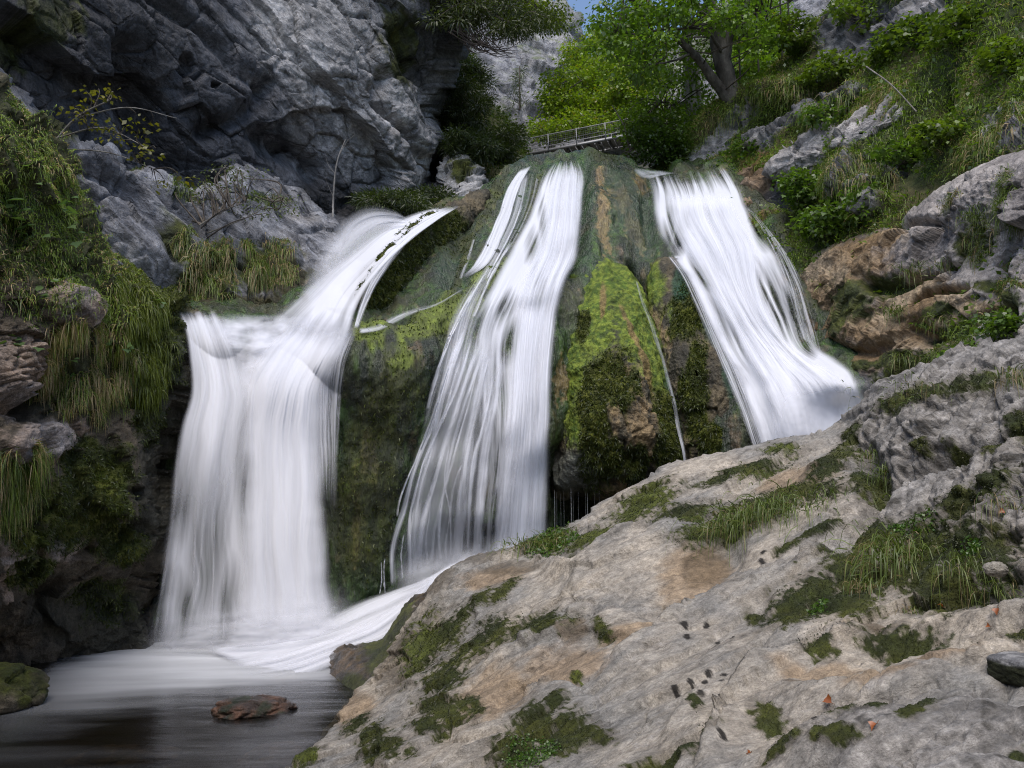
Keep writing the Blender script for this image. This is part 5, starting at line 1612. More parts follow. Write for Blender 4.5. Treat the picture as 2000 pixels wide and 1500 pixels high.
# the stream bed behind the lip of the falls
patch('stream_bed', [(880, 330), (1000, 325), (1150, 318), (1300, 328), (1420, 330), (1500, 330)], [(860, 420), (1000, 345), (1150, 326), (1300, 342), (1420, 345), (1500, 370)],
      [(880, 330, 44), (1150, 318, 46), (1500, 330, 40), (860, 420, 27), (1150, 326, 27), (1500, 370, 26)], 60, 60, lambda c: .3 * fbm(c['P'] * .8, 4, 630),
      lambda c: (mix((.08, .09, .05), (.2, .19, .16), sst(-.2, .3, fbm(c['P'], 3, 631))), np.full(c['px'].shape, .7), {}), M_FAR)
# slope left of the bridge, under the yew bushes
thing(dome('outcrop', [(856, 410), (862, 340), (880, 300), (905, 305), (930, 335), (950, 372), (935, 395), (900, 408)], [(870, 320, 27.8), (940, 380, 26.5), (870, 405, 26.2)], 50, 170, outcrop_disp, pale_color((.19, .19, .2), (.42, .41, .41), [(900, 330, 30, 20, 0)]), M_SLAB, bulge=.6, back=2),
      'pale pointed rock among the bushes left of the footbridge', 'rock outcrop')
patch('bushy_slope', [(820, 150), (870, 130), (930, 190), (985, 230), (1020, 290), (1030, 330)], [(760, 430), (830, 430), (900, 420), (950, 390), (1000, 350), (1035, 335)],
      [(850, 140, 36), (1000, 250, 36), (1030, 320, 33), (760, 430, 28.5), (900, 420, 28), (1000, 345, 30)], 90, 90, lambda c: .5 * fbm(c['P'] * .6, 4, 640),
      lambda c: (mix((.035, .045, .012), (.09, .085, .035), sst(-.3, .3, fbm(c['P'] * 1.5, 4, 641))), np.full(c['px'].shape, .9), dict(grass=np.ones(c['px'].shape))), M_SLAB, rnd=.8)


# the two banks carried on beside the viewer, outside the frame
def bank_sheet(name, G, a, b, mat, seed):
    n = grid_normals(G)
    G = G + n * (.35 * fbm(G * .5, 4, seed) + .12 * facet(G * 1.1, seed + 1, .8)[0])[..., None]
    C = mix(mix(a, b, sst(-.3, .4, fbm(G * 1.2, 4, seed + 2))), moss_col(G, 11, .1), sst(.05, .3, fbm(G * .8, 4, seed + 3)))
    me = mesh_np(name, G.reshape(-1, 3), grid_faces(*G.shape[:2]), np.concatenate([C, np.full(C.shape[:2] + (1,), .85)], -1).reshape(-1, 4))
    link(name, me, None, mat)['kind'] = 'structure'


Yg, Sg = np.meshgrid(np.linspace(-3, 13, 110), np.linspace(0, 14, 100))
Xg = .50 * np.clip(Yg, 0, None) + 1.2 + Sg
bank_sheet('right_bank', np.stack([Xg, Yg, 1.95 + .55 * (Xg - 3.5) + .16 * Yg - .9 * np.exp(-Sg / 2.5)], -1), (.22, .20, .18), (.38, .33, .27), M_SLAB, 950)
Yg, Hg = np.meshgrid(np.linspace(1, 12.5, 90), np.linspace(-1.5, 11, 90))
bank_sheet('left_bank_wall', np.stack([-.92 * Yg - .7 - .22 * Hg, Yg, Hg], -1), (.07, .06, .04), (.18, .15, .11), M_MOSS, 960)


# ------------------------------------------------------------------ footbridge
def bridge():
    steel = plain_mat('grey_steel', (.27, .27, .28), .45, .3, 8, .25)
    wood = plain_mat('weathered_deck', (.30, .29, .30), .8, 0, 6, .3)
    dark = plain_mat('dark_steel', (.07, .07, .075), .5, .3, 8, .3)
    A, B = at(1000, 307, 38.6), at(1262, 257, 36.4)
    ax = B - A
    Ln = np.linalg.norm(ax)
    ax = ax / Ln
    back = np.array([-ax[1], ax[0], 0])
    back /= np.linalg.norm(back)
    if back[1] < 0:
        back = -back
    up = np.cross(ax, back)
    if up[2] < 0:
        up = -up
    W = 1.15
    root = empty('footbridge', tuple(A), 'grey metal footbridge with handrails crossing the gorge above the central waterfall', 'footbridge')
    pos = lambda s, w, h: A + ax * s + back * w + up * h
    fr = dict(ex=ax, ey=back, ez=up)
    for w in (0, W):
        part('stringer', Geo().box(pos(Ln / 2, w, 0), Ln, .07, .12, **fr).mesh('stringer'), root, steel)
    me = Geo().box(pos(0, 0, 0), .26, W - .1, .035, **fr).mesh('plank')
    nP = int(Ln / .30)
    for k in range(nP):
        o = link('plank', me, root, wood)
        q = pos((k + .5) * Ln / nP, W / 2, .055) - A * 2
        o.location = tuple(q)
    mb = Geo().box(pos(0, 0, 0), .07, W - .1, .10, **fr).mesh('crossbeam')
    for k in range(13):
        o = link('crossbeam', mb, root, dark)
        o.location = tuple(pos((k + .5) * Ln / 13, W / 2, -.02) - A * 2)
    for k in range(5):
        s0 = (k + .2) * Ln / 5
        part('brace', Geo().tube([pos(s0, .05, -.09), pos(s0 + Ln / 10, W - .05, -.09)], .025, 5).mesh('brace'), root, steel)
        part('brace', Geo().tube([pos(s0 + Ln / 10, W - .05, -.10), pos(s0 + Ln / 5, .05, -.10)], .025, 5).mesh('brace'), root, steel)
    for w in (0, W):
        part('handrail', Geo().tube([pos(-.2, w, .78), pos(Ln / 2, w, .78), pos(Ln + .2, w, .78)], .024, 7).mesh('handrail'), root, steel)
        part('middle_rail', Geo().tube([pos(-.2, w, .42), pos(Ln / 2, w, .42), pos(Ln + .2, w, .42)], .018, 6).mesh('middle_rail'), root, dark if w == 0 else steel)
        for k in range(5):
            s = (k + .35) * Ln / 4.7
            part('post', Geo().box(pos(s, w + (.06 if w else -.06), .36), .04, .03, .86, **fr).mesh('post'), root, steel)
    # wire mesh infill of the near railing
    g = Geo()
    for k in range(60):
        s = k * Ln / 60
        g.tube([pos(s, -.02, .08), pos(s, -.02, .76)], .003, 3)
    for k in range(7):
        g.tube([pos(0, -.02, .1 + k * .1), pos(Ln, -.02, .1 + k * .1)], .003, 3)
    o = part('wire_mesh', g.mesh('wire_mesh'), root, steel)
    o['kind'] = 'stuff'


bridge()

# ------------------------------------------------------------------ trees
BARK_D, BARK_G = (.055, .047, .04), (.17, .155, .14)


def bark_col(V, a, b, s=0):
    n = fbm(V * np.array([4, 4, 1.5]), 3, 700 + s)
    return mix(a, b, sst(-.3, .4, n))


def wood_mesh(name, paths, ns=8, a=BARK_D, b=BARK_G, wob=.0):
    g = Geo()
    for P_, r in paths:
        P_ = np.asarray(P_, float)
        n = max(6, len(P_) * 5)
        Q = curve(np.concatenate([P_, np.broadcast_to(np.asarray(r, float).reshape(-1, 1), (len(P_), 1))], 1), n)
        V, F = tube_geo(Q[:, :3], np.clip(Q[:, 3], .004, None), ns)
        if wob:
            V = V + wob * np.stack([noise(V * 3, 1), noise(V * 3, 2), noise(V * 3, 3)], -1)
        g.add(V, F, bark_col(V, a, b))
    return g.mesh(name, .85)


def crown_mesh(name, centers, radii, n_each, size, c0, c1, flat_=.45, shape='kite', seed=0, droop=.25, tipc=None):
    """leaves in layered sprays round the centres"""
    cs = np.repeat(centers, n_each, 0)
    rs = np.repeat(np.broadcast_to(np.asarray(radii, float), (len(centers),)), n_each)
    m = len(cs)
    d = rng.normal(size=(m, 3))
    d /= np.linalg.norm(d, axis=1, keepdims=True)
    r = rng.random(m) ** .5
    off = d * (r * rs)[:, None] * np.array([1, 1, flat_])
    p = cs + off
    axis = off + rng.normal(size=(m, 3)) * .25 * rs[:, None] + np.array([0, 0, -droop]) * rs[:, None]
    nrm = np.array([0, 0, 1.0]) + rng.normal(size=(m, 3)) * .45
    tone = np.repeat(rng.random(len(centers)), n_each) * .55 + rng.random(m) * .45
    col = mix(c0, c1, tone) * (.65 + .7 * rng.random(m))[:, None]
    if tipc is not None:
        k = rng.random(m) < .06
        col[k] = np.asarray(tipc)
    sz = size * (.6 + .7 * rng.random(m))
    V, F, C = leaves_geo(p, axis, nrm, sz, col, shape)
    return mesh_np(name, V, F, C)


def twigs(centers, limbs):
    L = np.concatenate([curve(np.asarray(P_, float), 24) for P_, r in limbs])
    out = []
    for c in centers:
        k = np.argmin(np.linalg.norm(L - c, axis=1) + .6 * np.maximum(L[:, 2] - c[2], 0))
        a = L[k]
        mid = (a + c) / 2 + rng.normal(size=3) * .12 * np.linalg.norm(c - a) + np.array([0, 0, .08 * np.linalg.norm(c - a)])
        r = .008 + .006 * np.linalg.norm(c - a)
        out.append(([a, mid, c], [r * 1.4, r, r * .4]))
    return out


def tree(name, label, limbs, centers, radii, n_each, size, c0, c1, bark=(BARK_D, BARK_G), cat='tree', group=None, flat_=.45, shape='kite', tw=True, ns=8, droop=.25, tipc=None, wob=0.0):
    base = np.asarray(limbs[0][0][0], float)
    root = empty(name, tuple(base), label, cat, group)
    part('trunk', wood_mesh('trunk', limbs[:1], max(ns, 10), *bark, wob=wob), root, M_BARK)
    rest = limbs[1:]
    for l in rest:
        part('branch', wood_mesh('branch', [l], ns, *bark, wob=wob * .5), root, M_BARK)
    if tw:
        o = part('twigs', wood_mesh('twigs', twigs(centers, limbs), 4, (.05, .042, .035), (.12, .10, .08)), root, M_BARK)
        o['kind'] = 'stuff'
    part('crown', crown_mesh('crown', np.asarray(centers, float), radii, n_each, size, c0, c1, flat_, shape, droop=droop, tipc=tipc), root, M_LEAF)
    return root


def in_area(n, ells, d0, d1):
    """points filling ellipses of the view between two distances"""
    out = []
    ar = np.array([e[2] * e[3] for e in ells], float)
    for k in rng.choice(len(ells), n, p=ar / ar.sum()):
        e = ells[k]
        a, r = rng.random() * 2 * math.pi, math.sqrt(rng.random())
        out.append(at(e[0] + e[2] * r * math.cos(a), e[1] + e[3] * r * math.sin(a), d0 + (d1 - d0) * rng.random()))
    return np.array(out)


def limb(*pts):
    """(px, py, distance, radius) points"""
    return [at(p[0], p[1], p[2]) for p in pts], [p[3] for p in pts]


GREEN_A, GREEN_B = (.068, .14, .012), (.19, .31, .02)
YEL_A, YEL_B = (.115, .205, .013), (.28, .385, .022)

# the big maple leaning over the right bank
tree('maple_tree', 'big old maple leaning from the rocky slope, thick grey trunk forked low',
     [limb((1446, 245, 27.0, .36), (1430, 190, 27.0, .31), (1414, 130, 27.0, .28), (1400, 70, 26.9, .25), (1388, 10, 26.8, .22), (1378, -60, 26.6, .18), (1370, -170, 26.4, .13)),
      limb((1432, 205, 27.0, .20), (1400, 165, 26.8, .165), (1366, 118, 26.4, .135), (1328, 80, 26.0, .11), (1302, 52, 25.8, .085), (1316, 22, 25.6, .05), (1330, 0, 25.4, .03)),
      limb((1416, 120, 27.0, .20), (1424, 70, 26.8, .16), (1440, 30, 26.6, .13), (1475, -10, 26.4, .10), (1500, -70, 26.2, .07)),
      limb((1392, 40, 26.8, .15), (1372, 22, 26.4, .12), (1350, -5, 26, .10), (1330, -50, 25.6, .07)),
      limb((1304, 54, 25.8, .06), (1280, 60, 25.4, .045), (1240, 66, 25, .03), (1205, 60, 24.8, .015)),
      limb((1352, 104, 26.3, .05), (1310, 120, 25.6, .035), (1270, 126, 25, .025), (1215, 128, 24.5, .012)),
      limb((1272, 28, 26.6, .10), (1250, 12, 26.4, .12), (1232, -6, 26.2, .13), (1200, -60, 26, .15)),
      limb((1414, 110, 26.9, .06), (1380, 60, 26, .05), (1350, 55, 25.4, .04), (1300, 60, 25, .02)),
      limb((1440, 30, 26.6, .05), (1480, 25, 26.2, .035), (1540, 5, 26, .02))],
     np.concatenate([in_area(120, [(1350, 20, 170, 60), (1250, 70, 90, 50), (1420, 40, 110, 60), (1340, 110, 90, 40), (1400, -90, 260, 80)], 27.8, 30), in_area(150, [(1200, 110, 60, 40), (1330, 25, 110, 40), (1440, 40, 90, 34), (1250, 60, 80, 46), (1210, 30, 60, 40), (1270, 130, 60, 34), (1320, 20, 50, 36), (1490, 60, 50, 50), (1290, 165, 46, 24), (1400, -110, 260, 60), (1450, 0, 60, 30)], 24, 26.4)]), .55, 48, .15,
     GREEN_A, GREEN_B, flat_=.30, wob=.05, droop=.35)
# twin trunk further back
tree('maple_tree', 'pale lichen grey twin trunk standing left of the big leaning maple',
     [limb((1372, 302, 30.5, .30), (1358, 250, 30.5, .26), (1350, 200, 30.4, .23), (1345, 140, 30.3, .20), (1340, 40, 30, .16), (1336, -80, 30, .1)),
      limb((1388, 300, 30.8, .16), (1372, 240, 30.8, .14), (1362, 180, 30.6, .12), (1362, 100, 30.6, .10)),
      limb((1352, 190, 30.4, .05), (1320, 205, 30, .035), (1290, 200, 29.6, .02))],
     in_area(80, [(1320, 190, 60, 40), (1290, 220, 80, 34), (1370, 150, 50, 40), (1260, 260, 60, 30), (1340, 240, 30, 30)], 28.5, 31.5), .6, 55, .13, GREEN_A, GREEN_B, bark=((.16, .15, .14), (.40, .385, .36)), flat_=.35)
# leafy shrub hanging in front of the right end of the bridge
tree('hazel_shrub', 'dark green leafy shrub covering the right end of the footbridge',
     [limb((1300, 315, 27.5, .08), (1270, 280, 27.5, .06), (1235, 262, 27.3, .04), (1215, 255, 27.2, .02)), limb((1300, 312, 27.5, .06), (1300, 270, 27.6, .045), (1290, 240, 27.6, .03)),
      limb((1230, 300, 27.4, .03), (1220, 250, 27.4, .025), (1195, 205, 27.4, .015))],
     in_area(110, [(1285, 285, 56, 32), (1262, 262, 34, 34), (1315, 295, 40, 22), (1245, 302, 26, 9), (1300, 250, 40, 30)], 26.5, 29), .42, 60, .12, (.035, .070, .009), (.105, .18, .016), cat='shrub', flat_=.5)

# young maples beyond the bridge, sunlight put into their brighter leaf colour
YT = [((1105, 190), 44, 46, 60, 'pale yellow-green young maple behind the middle of the footbridge'), ((1170, 175), 46, 60, 72, 'tall bright green maple behind the right half of the footbridge'), ((1235, 190), 42, 60, 70, 'broad mid-green maple between footbridge and big maple'),
      ((1135, 110), 52, 40, 46, 'bright green maple standing against the rock face below the blue sky gap'), ((1260, 110), 48, 70, 50, 'high green maple crown behind the branches of the big maple'), ((1070, 255), 41, 36, 20, 'low yellow-green bush behind the left half of the footbridge'),
      ((1140, 240), 41, 50, 24, 'light green bush just behind the footbridge railing'), ((1190, 70), 60, 40, 34, 'far green tree under the blue sky'), ((1480, 60), 36, 60, 60, 'dark slender maple right of the big trunk'), ((1460, 130), 34, 50, 40, 'low dark maple behind the grassy slope edge')]
for k, ((x, y), d, rx, ry, lab) in enumerate(YT):
    base = (x + 6, y + ry + 22)
    far = k in (8, 9)
    lim = [limb((base[0], base[1], d, .16), (x + 4, y + ry * .3, d, .11), (x - 2, y - ry * .3, d, .07), (x, y - ry * .8, d, .03))]
    for q in range(3):
        s = (-1) ** q
        lim.append(limb((x + 3, y + ry * (.5 - .3 * q), d, .06), (x + s * rx * .4, y + ry * (.2 - .3 * q), d - .5, .04), (x + s * rx * .8, y + ry * (.0 - .3 * q), d - .8, .015)))
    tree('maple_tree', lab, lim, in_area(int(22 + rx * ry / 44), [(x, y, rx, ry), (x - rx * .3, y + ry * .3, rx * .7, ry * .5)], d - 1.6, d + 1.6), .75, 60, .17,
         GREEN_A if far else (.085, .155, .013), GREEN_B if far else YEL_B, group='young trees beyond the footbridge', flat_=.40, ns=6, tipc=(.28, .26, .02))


def needle_tree(name, label, trunk, centers, rad, n_each, L, c0, c1, cat='tree', group=None, droop=.3, branches=True, up=.1):
    """conifer: sprays of short needles round branch ends"""
    base = np.asarray(trunk[0][0], float)
    root = empty(name, tuple(base), label, cat, group)
    part('trunk', wood_mesh('trunk', [trunk], 8, (.09, .07, .055), (.22, .19, .16)), root, M_BARK)
    o = part('twigs', wood_mesh('twigs', twigs(centers, [trunk]), 4, (.045, .036, .03), (.10, .08, .065)), root, M_BARK)
    o['kind'] = 'stuff'
    cs = np.repeat(centers, n_each, 0)
    m = len(cs)
    d = rng.normal(size=(m, 3))
    d /= np.linalg.norm(d, axis=1, keepdims=True)
    p = cs + d * (rng.random(m) ** .6 * rad)[:, None] * np.array([1, 1, .45])
    axis = d + np.array([0, 0, up - droop * .5])
    tone = np.repeat(rng.random(len(centers)), n_each) * .5 + rng.random(m) * .5
    col = mix(c0, c1, tone)
    part('crown', blades_mesh('crown', p, axis, L * (.6 + .8 * rng.random(m)), .035, col, droop, 2), root, M_LEAF)
    return root


# yew-like bushes at the left of the bridge and the overhanging conifer on the cliff
YEWS = [((918, 172), 33, 40, 44, 50, 'dark green conifer bush against the pale far cliff'), ((905, 215), 31, 36, 60, 46, 'dark spreading bush beside the edge of the big cliff'), ((975, 292), 31.5, 44, 40, 50, 'rounded dark bush at the left end of the footbridge'),
        ((915, 290), 29, 50, 34, 40, 'low dense bush above the pale pointed rock'), ((905, 140), 34, 24, 40, 26, 'bright green conifer tuft hugging the cliff edge'), ((1004, 268), 35, 18, 16, 14, 'thin green bush in front of the pale far cliff'), ((850, 390), 26.5, 40, 18, 24, 'small dark fern bush above the misty chute'), ((765, 396), 24.2, 62, 17, 34, 'low dark green growth under the cliff foot behind the spray')]
for k, ((x, y), d, rx, ry, nc, lab) in enumerate(YEWS):
    needle_tree('yew_bush', lab, limb((x + 4, y + ry + 8, d, .10), (x, y + ry * .2, d, .06), (x - 3, y - ry * .7, d, .02)), in_area(nc, [(x, y, rx, ry)], d - 1, d + 1), .5, 150, .16,
                (.022, .036, .008) if k != 4 else (.06, .10, .012), (.080, .115, .018) if k != 4 else (.14, .19, .02), 'bush', 'dark bushes left of the footbridge', .35)
needle_tree('pine_tree', 'overhanging dark pine on the cliff top with bare dangling branches', limb((840, -60, 27.5, .22), (900, -10, 27.2, .16), (960, 30, 27, .10), (1010, 50, 26.8, .05)),
            in_area(110, [(880, 20, 70, 36), (950, 40, 80, 36), (1020, 30, 60, 30), (900, -40, 160, 40)], 26, 28.5), .55, 170, .15, (.020, .032, .008), (.10, .135, .018), droop=.4)
g = Geo()
for k in range(26):
    x0 = 875 + rng.random() * 70
    P0, P1, P2 = at(x0, 45 + rng.random() * 20, 26.5), at(x0 + 25 + rng.random() * 20, 75 + rng.random() * 30, 26.3), at(x0 + 60 + rng.random() * 50, 70 + rng.random() * 45, 26.1)
    g.tube(curve([P0, P1, P2], 9), np.linspace(.022, .006, 9), 4, (.05, .04, .035))
# dead limbs belong to the pine
pine = [o for o in sc.objects if o.name.startswith('pine_tree')][0]
o = part('dead_branches', g.mesh('dead_branches', .9), pine, M_BARK)
o['kind'] = 'stuff'
tree('beech_tree', 'bright green beech crown overhanging the far cliff beside the sky gap', [limb((1010, -60, 44, .2), (1050, 10, 44, .12), (1090, 40, 44, .05))],
     in_area(70, [(1050, 15, 60, 40), (1085, 35, 30, 30), (1000, 20, 50, 40)], 42.5, 45), .75, 60, .17, (.05, .085, .012), (.16, .21, .018), flat_=.4)
for (x, y0, y1, d, lab) in [(1216, -60, 130, 58, 'tall thin spruce with a bare trunk under the sky gap'), (1245, -80, 120, 62, 'slender spruce behind the maple branches'), (1015, 130, 215, 50, 'lone little larch growing out of the pale far cliff')]:
    cen = np.array([at(x + (rng.random() - .5) * 36 * (.2 + .8 * t), y0 + (y1 - y0) * t * .95, d + (rng.random() - .5) * 1.2) for t in np.linspace(.05, 1, 34 if x > 1100 else 12) for _ in range(2 if x > 1100 else 1)])
    needle_tree('spruce_tree', lab, limb((x, y1, d, .20 if x > 1100 else .09), (x, (y0 + y1) / 2, d, .14 if x > 1100 else .05), (x, y0, d, .04)), cen, .55 if x > 1100 else .45, 40 if x > 1100 else 60, .22, (.03, .05, .014), (.10, .14, .03), group='spruces in the far gorge')


# ------------------------------------------------------------------ slope shrubs and saplings with layered leaves
SAP = [((1640, 125), 24, 60, 26, 46, 'light green maple sapling spreading layered leaves over the grassy slope'), ((1745, 95), 22.3, 50, 34, 40, 'leafy sapling below the dark cave-like rock on the slope'), ((1690, 30), 24.5, 60, 30, 40, 'bushy sapling near the dark rock high on the slope'),
       ((1590, 150), 24.5, 26, 16, 16, 'small bright sapling at the upper left of the grassy slope'), ((1790, 60), 21.5, 40, 30, 30, 'sapling with pale leaves right of the dark rock'), ((1560, 60), 26, 40, 40, 30, 'thin-stemmed young ash on the slope edge'),
       ((1870, 60), 20, 60, 40, 40, 'low leafy maple shoots on the upper slope'), ((1960, 110), 18, 40, 30, 26, 'leafy shoots near the upper right grass'), ((1830, 265), 18.2, 40, 24, 24, 'leafy sprig beside the long pale outcrop')]
for (x, y), d, rx, ry, nc, lab in SAP:
    tree('maple_sapling', lab, [limb((x + 10, y + ry + 22, d + .2, .03), (x + 4, y, d, .02), (x - 4, y - ry, d, .01))], in_area(nc, [(x, y, rx, ry)], d - .7, d + .5), .32, 26, .125, (.06, .11, .012), (.17, .24, .02), cat='sapling', group='saplings on the right slope', flat_=.22, shape='lobed', ns=5, droop=.15)
SHR = [((1570, 365), 21.9, 46, 32, 60, 'dense light green leafy shrub right of the upper right-hand fall'), ((1640, 428), 20.4, 60, 32, 60, 'leafy shrub with broad leaves just above the ochre rock'), ((1700, 395), 19.7, 44, 30, 40, 'darker leafy shrub in the grass hollow above the ochre rock'),
       ((1590, 440), 21.2, 30, 20, 22, 'low bright shrub leaning to the edge of the right fall'), ((1960, 635), 12.9, 50, 22, 60, 'low dark leafy clump where the ochre rock meets the pitted slab'), ((1760, 300), 19.6, 40, 22, 26, 'leafy tuft under the long pale outcrop'),
       ((1610, 225), 22.9, 40, 18, 24, 'green fern-like clump on top of the long pale outcrop'), ((1450, 295), 25.6, 40, 22, 30, 'leafy clump on the rock below the big maple'), ((1900, 690), 11.6, 46, 12, 30, 'trailing green plants along the crest of the pitted slab')]
for (x, y), d, rx, ry, nc, lab in SHR:
    sz = .12 if d > 15 else .075
    tree('shrub', lab, [limb((x + 4, y + ry + 12, d + .2, .025), (x, y, d, .02), (x - 4, y - ry, d, .01))], in_area(nc, [(x, y, rx, ry)], d - .6, d + .4), .36 if d > 15 else .17, 20, sz, (.040, .090, .012), (.14, .23, .022), cat='shrub', group='shrubs on the right bank', flat_=.5, shape='lobed', ns=5)

# left: thin twiggy bush against the cliff, bare saplings
tree('dogwood_bush', 'sparse yellowing twiggy bush leaning over the dark cliff foot', [limb((90, 300, 16.4, .03), (150, 230, 16.2, .022), (215, 195, 16, .012)), limb((110, 270, 16.3, .02), (200, 250, 16, .014), (290, 290, 15.8, .006)), limb((150, 230, 16.2, .016), (250, 210, 16, .012), (345, 231, 15.8, .005)),
     limb((100, 290, 16.3, .02), (220, 300, 16, .012), (300, 330, 15.8, .005))],
     in_area(46, [(190, 180, 40, 16), (240, 250, 60, 24), (280, 300, 50, 20), (170, 220, 50, 24), (320, 350, 40, 18)], 15.6, 16.4), .22, 5, .11, (.10, .11, .012), (.22, .19, .02), cat='bush', flat_=.5, bark=((.10, .09, .08), (.26, .25, .23)), ns=5)
tree('willow_bush', 'grey-green wispy bush clinging to the pale ledge left of the mist', [limb((390, 440, 19.4, .025), (440, 410, 19.4, .018), (480, 395, 19.4, .008)), limb((405, 455, 19.5, .02), (470, 430, 19.5, .014), (560, 380, 20, .006))],
     in_area(50, [(440, 350, 60, 20), (510, 400, 70, 20), (400, 380, 40, 30), (470, 330, 40, 14)], 19.2, 21), .32, 16, .07, (.06, .085, .03), (.13, .16, .06), cat='bush', flat_=.5, bark=((.10, .09, .08), (.2, .19, .17)), ns=5)


def stick(name, label, pts, cat, col=(.30, .27, .24), extra=()):
    root = empty(name, tuple(at(*pts[0][:3])), label, cat)
    part('stem', wood_mesh('stem', [limb(*pts)], 6, tuple(np.array(col) * .6), col), root, M_BARK)
    for e in extra:
        part('twig', wood_mesh('twig', [limb(*e)], 5, tuple(np.array(col) * .6), col), root, M_BARK)
    return root


stick('bare_sapling', 'leafless pale sapling standing upright in front of the dark hollow in the cliff', [(650, 436, 23.2, .035), (652, 370, 23.2, .028), (660, 310, 23.2, .02), (675, 272, 23.2, .01)], 'sapling', (.34, .32, .30), [((655, 340, 23.2, .012), (640, 320, 23.1, .008), (636, 300, 23, .004)), ((664, 300, 23.2, .012), (682, 272, 23.1, .008), (692, 264, 23, .004)), ((651, 385, 23.2, .01), (640, 360, 23.1, .006), (634, 345, 23, .003))])
stick('stick', 'thin dead stick lying across the long pale outcrop', [(1692, 130, 21.0, .02), (1740, 165, 20.2, .018), (1790, 218, 19.4, .016)], 'stick', (.30, .27, .24))
stick('bare_branch', 'dark bare branch arching from the ledge beside the wispy bush', [(392, 446, 19.0, .02), (420, 420, 18.9, .014), (448, 404, 18.8, .007)], 'branch', (.07, .06, .055))
stick('bare_branch', 'long dark bare branch curving over the pale ledge', [(405, 464, 18.9, .022), (450, 436, 18.8, .016), (500, 420, 18.9, .006)], 'branch', (.07, .06, .055))
for x, y0, y1, d, lab in [(1485, 60, 235, 27.5, 'thin dark pole-like stem right of the big maple'), (1530, 20, 150, 27.2, 'slim dark sapling stem on the slope edge'), (1545, 20, 90, 27, 'slim grey stem leaning at the top of the slope'), (1448, 40, 240, 30, 'thin straight stem behind the big maple')]:
    stick('young_stem', lab, [(x, y1, d, .045), (x - 3, (y0 + y1) / 2, d, .035), (x - 8, y0 - 60, d, .02)], 'sapling', (.10, .09, .08))


# ------------------------------------------------------------------ grass
G_A, G_B, STRAW = np.array((.045, .075, .014)), np.array((.150, .205, .030)), np.array((.36, .27, .14))


def grass_on(name, surf, weight, n, L, W, droop, dry=.15, up=.55, gain=1.2, out=.5):
    W = W * 1.15
    p, nn, i, j = scatter(surf, weight, n)
    m = len(p)
    d = nn * out + np.array([0, 0, up]) + rng.normal(size=(m, 3)) * .34 + .5 * np.stack([noise(p * 2.2, 61), noise(p * 2.2, 62), 0 * p[:, 0]], -1)
    patchy = fbm(p * .9, 3, 800)
    col = mix(G_A, G_B, np.clip(.5 + .9 * patchy + .35 * rng.normal(size=m), 0, 1))
    k = rng.random(m) < np.clip(dry + .5 * fbm(p * .7, 3, 801), 0, .8)
    col[k] = mix(STRAW * .55, STRAW, rng.random(k.sum()))
    col *= gain
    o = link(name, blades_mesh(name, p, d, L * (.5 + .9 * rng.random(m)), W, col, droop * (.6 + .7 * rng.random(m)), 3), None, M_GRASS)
    o['kind'] = 'stuff'
    return o


sl_ = SURF['right_slope']
PX, PY = sl_['px'], sl_['py']
cover = sl_['masks']['grass'] * sst(-.25, .2, fbm(sl_['P'] * .8, 3, 802) + .15)
front_only = (PX > 1280) & (PX < 2200) & (PY > -120)
grass_on('grass', 'right_slope', cover * front_only, 70000, .26, .016, 1.0, .06, gain=2.0)
leafy, nn, _, _ = scatter('right_slope', cover * front_only, 9000)
V, F, C = leaves_geo(leafy + nn * .12 + rng.normal(size=(9000, 3)) * .08, rng.normal(size=(9000, 3)) + nn * .4, np.array([0, 0, 1.]) + rng.normal(size=(9000, 3)) * .4, .10 * (.5 + rng.random(9000)), mix((.05, .10, .010), (.16, .25, .02), rng.random(9000)))
o = link('ground_leaves', mesh_np('ground_leaves', V, F, C), None, M_LEAF)
o['kind'] = 'stuff'
# hanging turf fringes over the ledges of the slope
for (line, n, dry) in [([(1330, 300), (1400, 245), (1470, 205), (1540, 190), (1600, 180)], 5000, .45), ([(1680, 225), (1720, 205), (1760, 180)], 2500, .5), ([(1560, 330), (1620, 315), (1700, 330), (1730, 345)], 3500, .45),
                       ([(1800, 250), (1860, 200), (1880, 160)], 2500, .3), ([(1880, 300), (1960, 260), (2000, 230)], 3000, .3), ([(1640, 360), (1700, 365)], 2000, .45), ([(1600, 250), (1650, 235), (1690, 215)], 2400, .4)]:
    w = np.exp(-(near(PX, PY, line) / 16) ** 2)
    grass_on('hanging_grass', 'right_slope', w, n, .30, .014, 1.5, dry * .5, .25, gain=1.6, out=.8)
b = SURF['bushy_slope']
grass_on('grass', 'bushy_slope', np.ones(b['px'].shape), 7000, .5, .022, .9, .05)
leafy, nn, _, _ = scatter('bushy_slope', np.ones(b['px'].shape), 5000)
V, F, C = leaves_geo(leafy + nn * .2 + rng.normal(size=(5000, 3)) * .15, rng.normal(size=(5000, 3)), np.array([0, 0, 1.]) + rng.normal(size=(5000, 3)) * .4, .13 * (.5 + rng.random(5000)), mix((.03, .05, .010), (.09, .14, .02), rng.random(5000)))
o = link('ground_leaves', mesh_np('ground_leaves', V, F, C), None, M_LEAF)
o['kind'] = 'stuff'
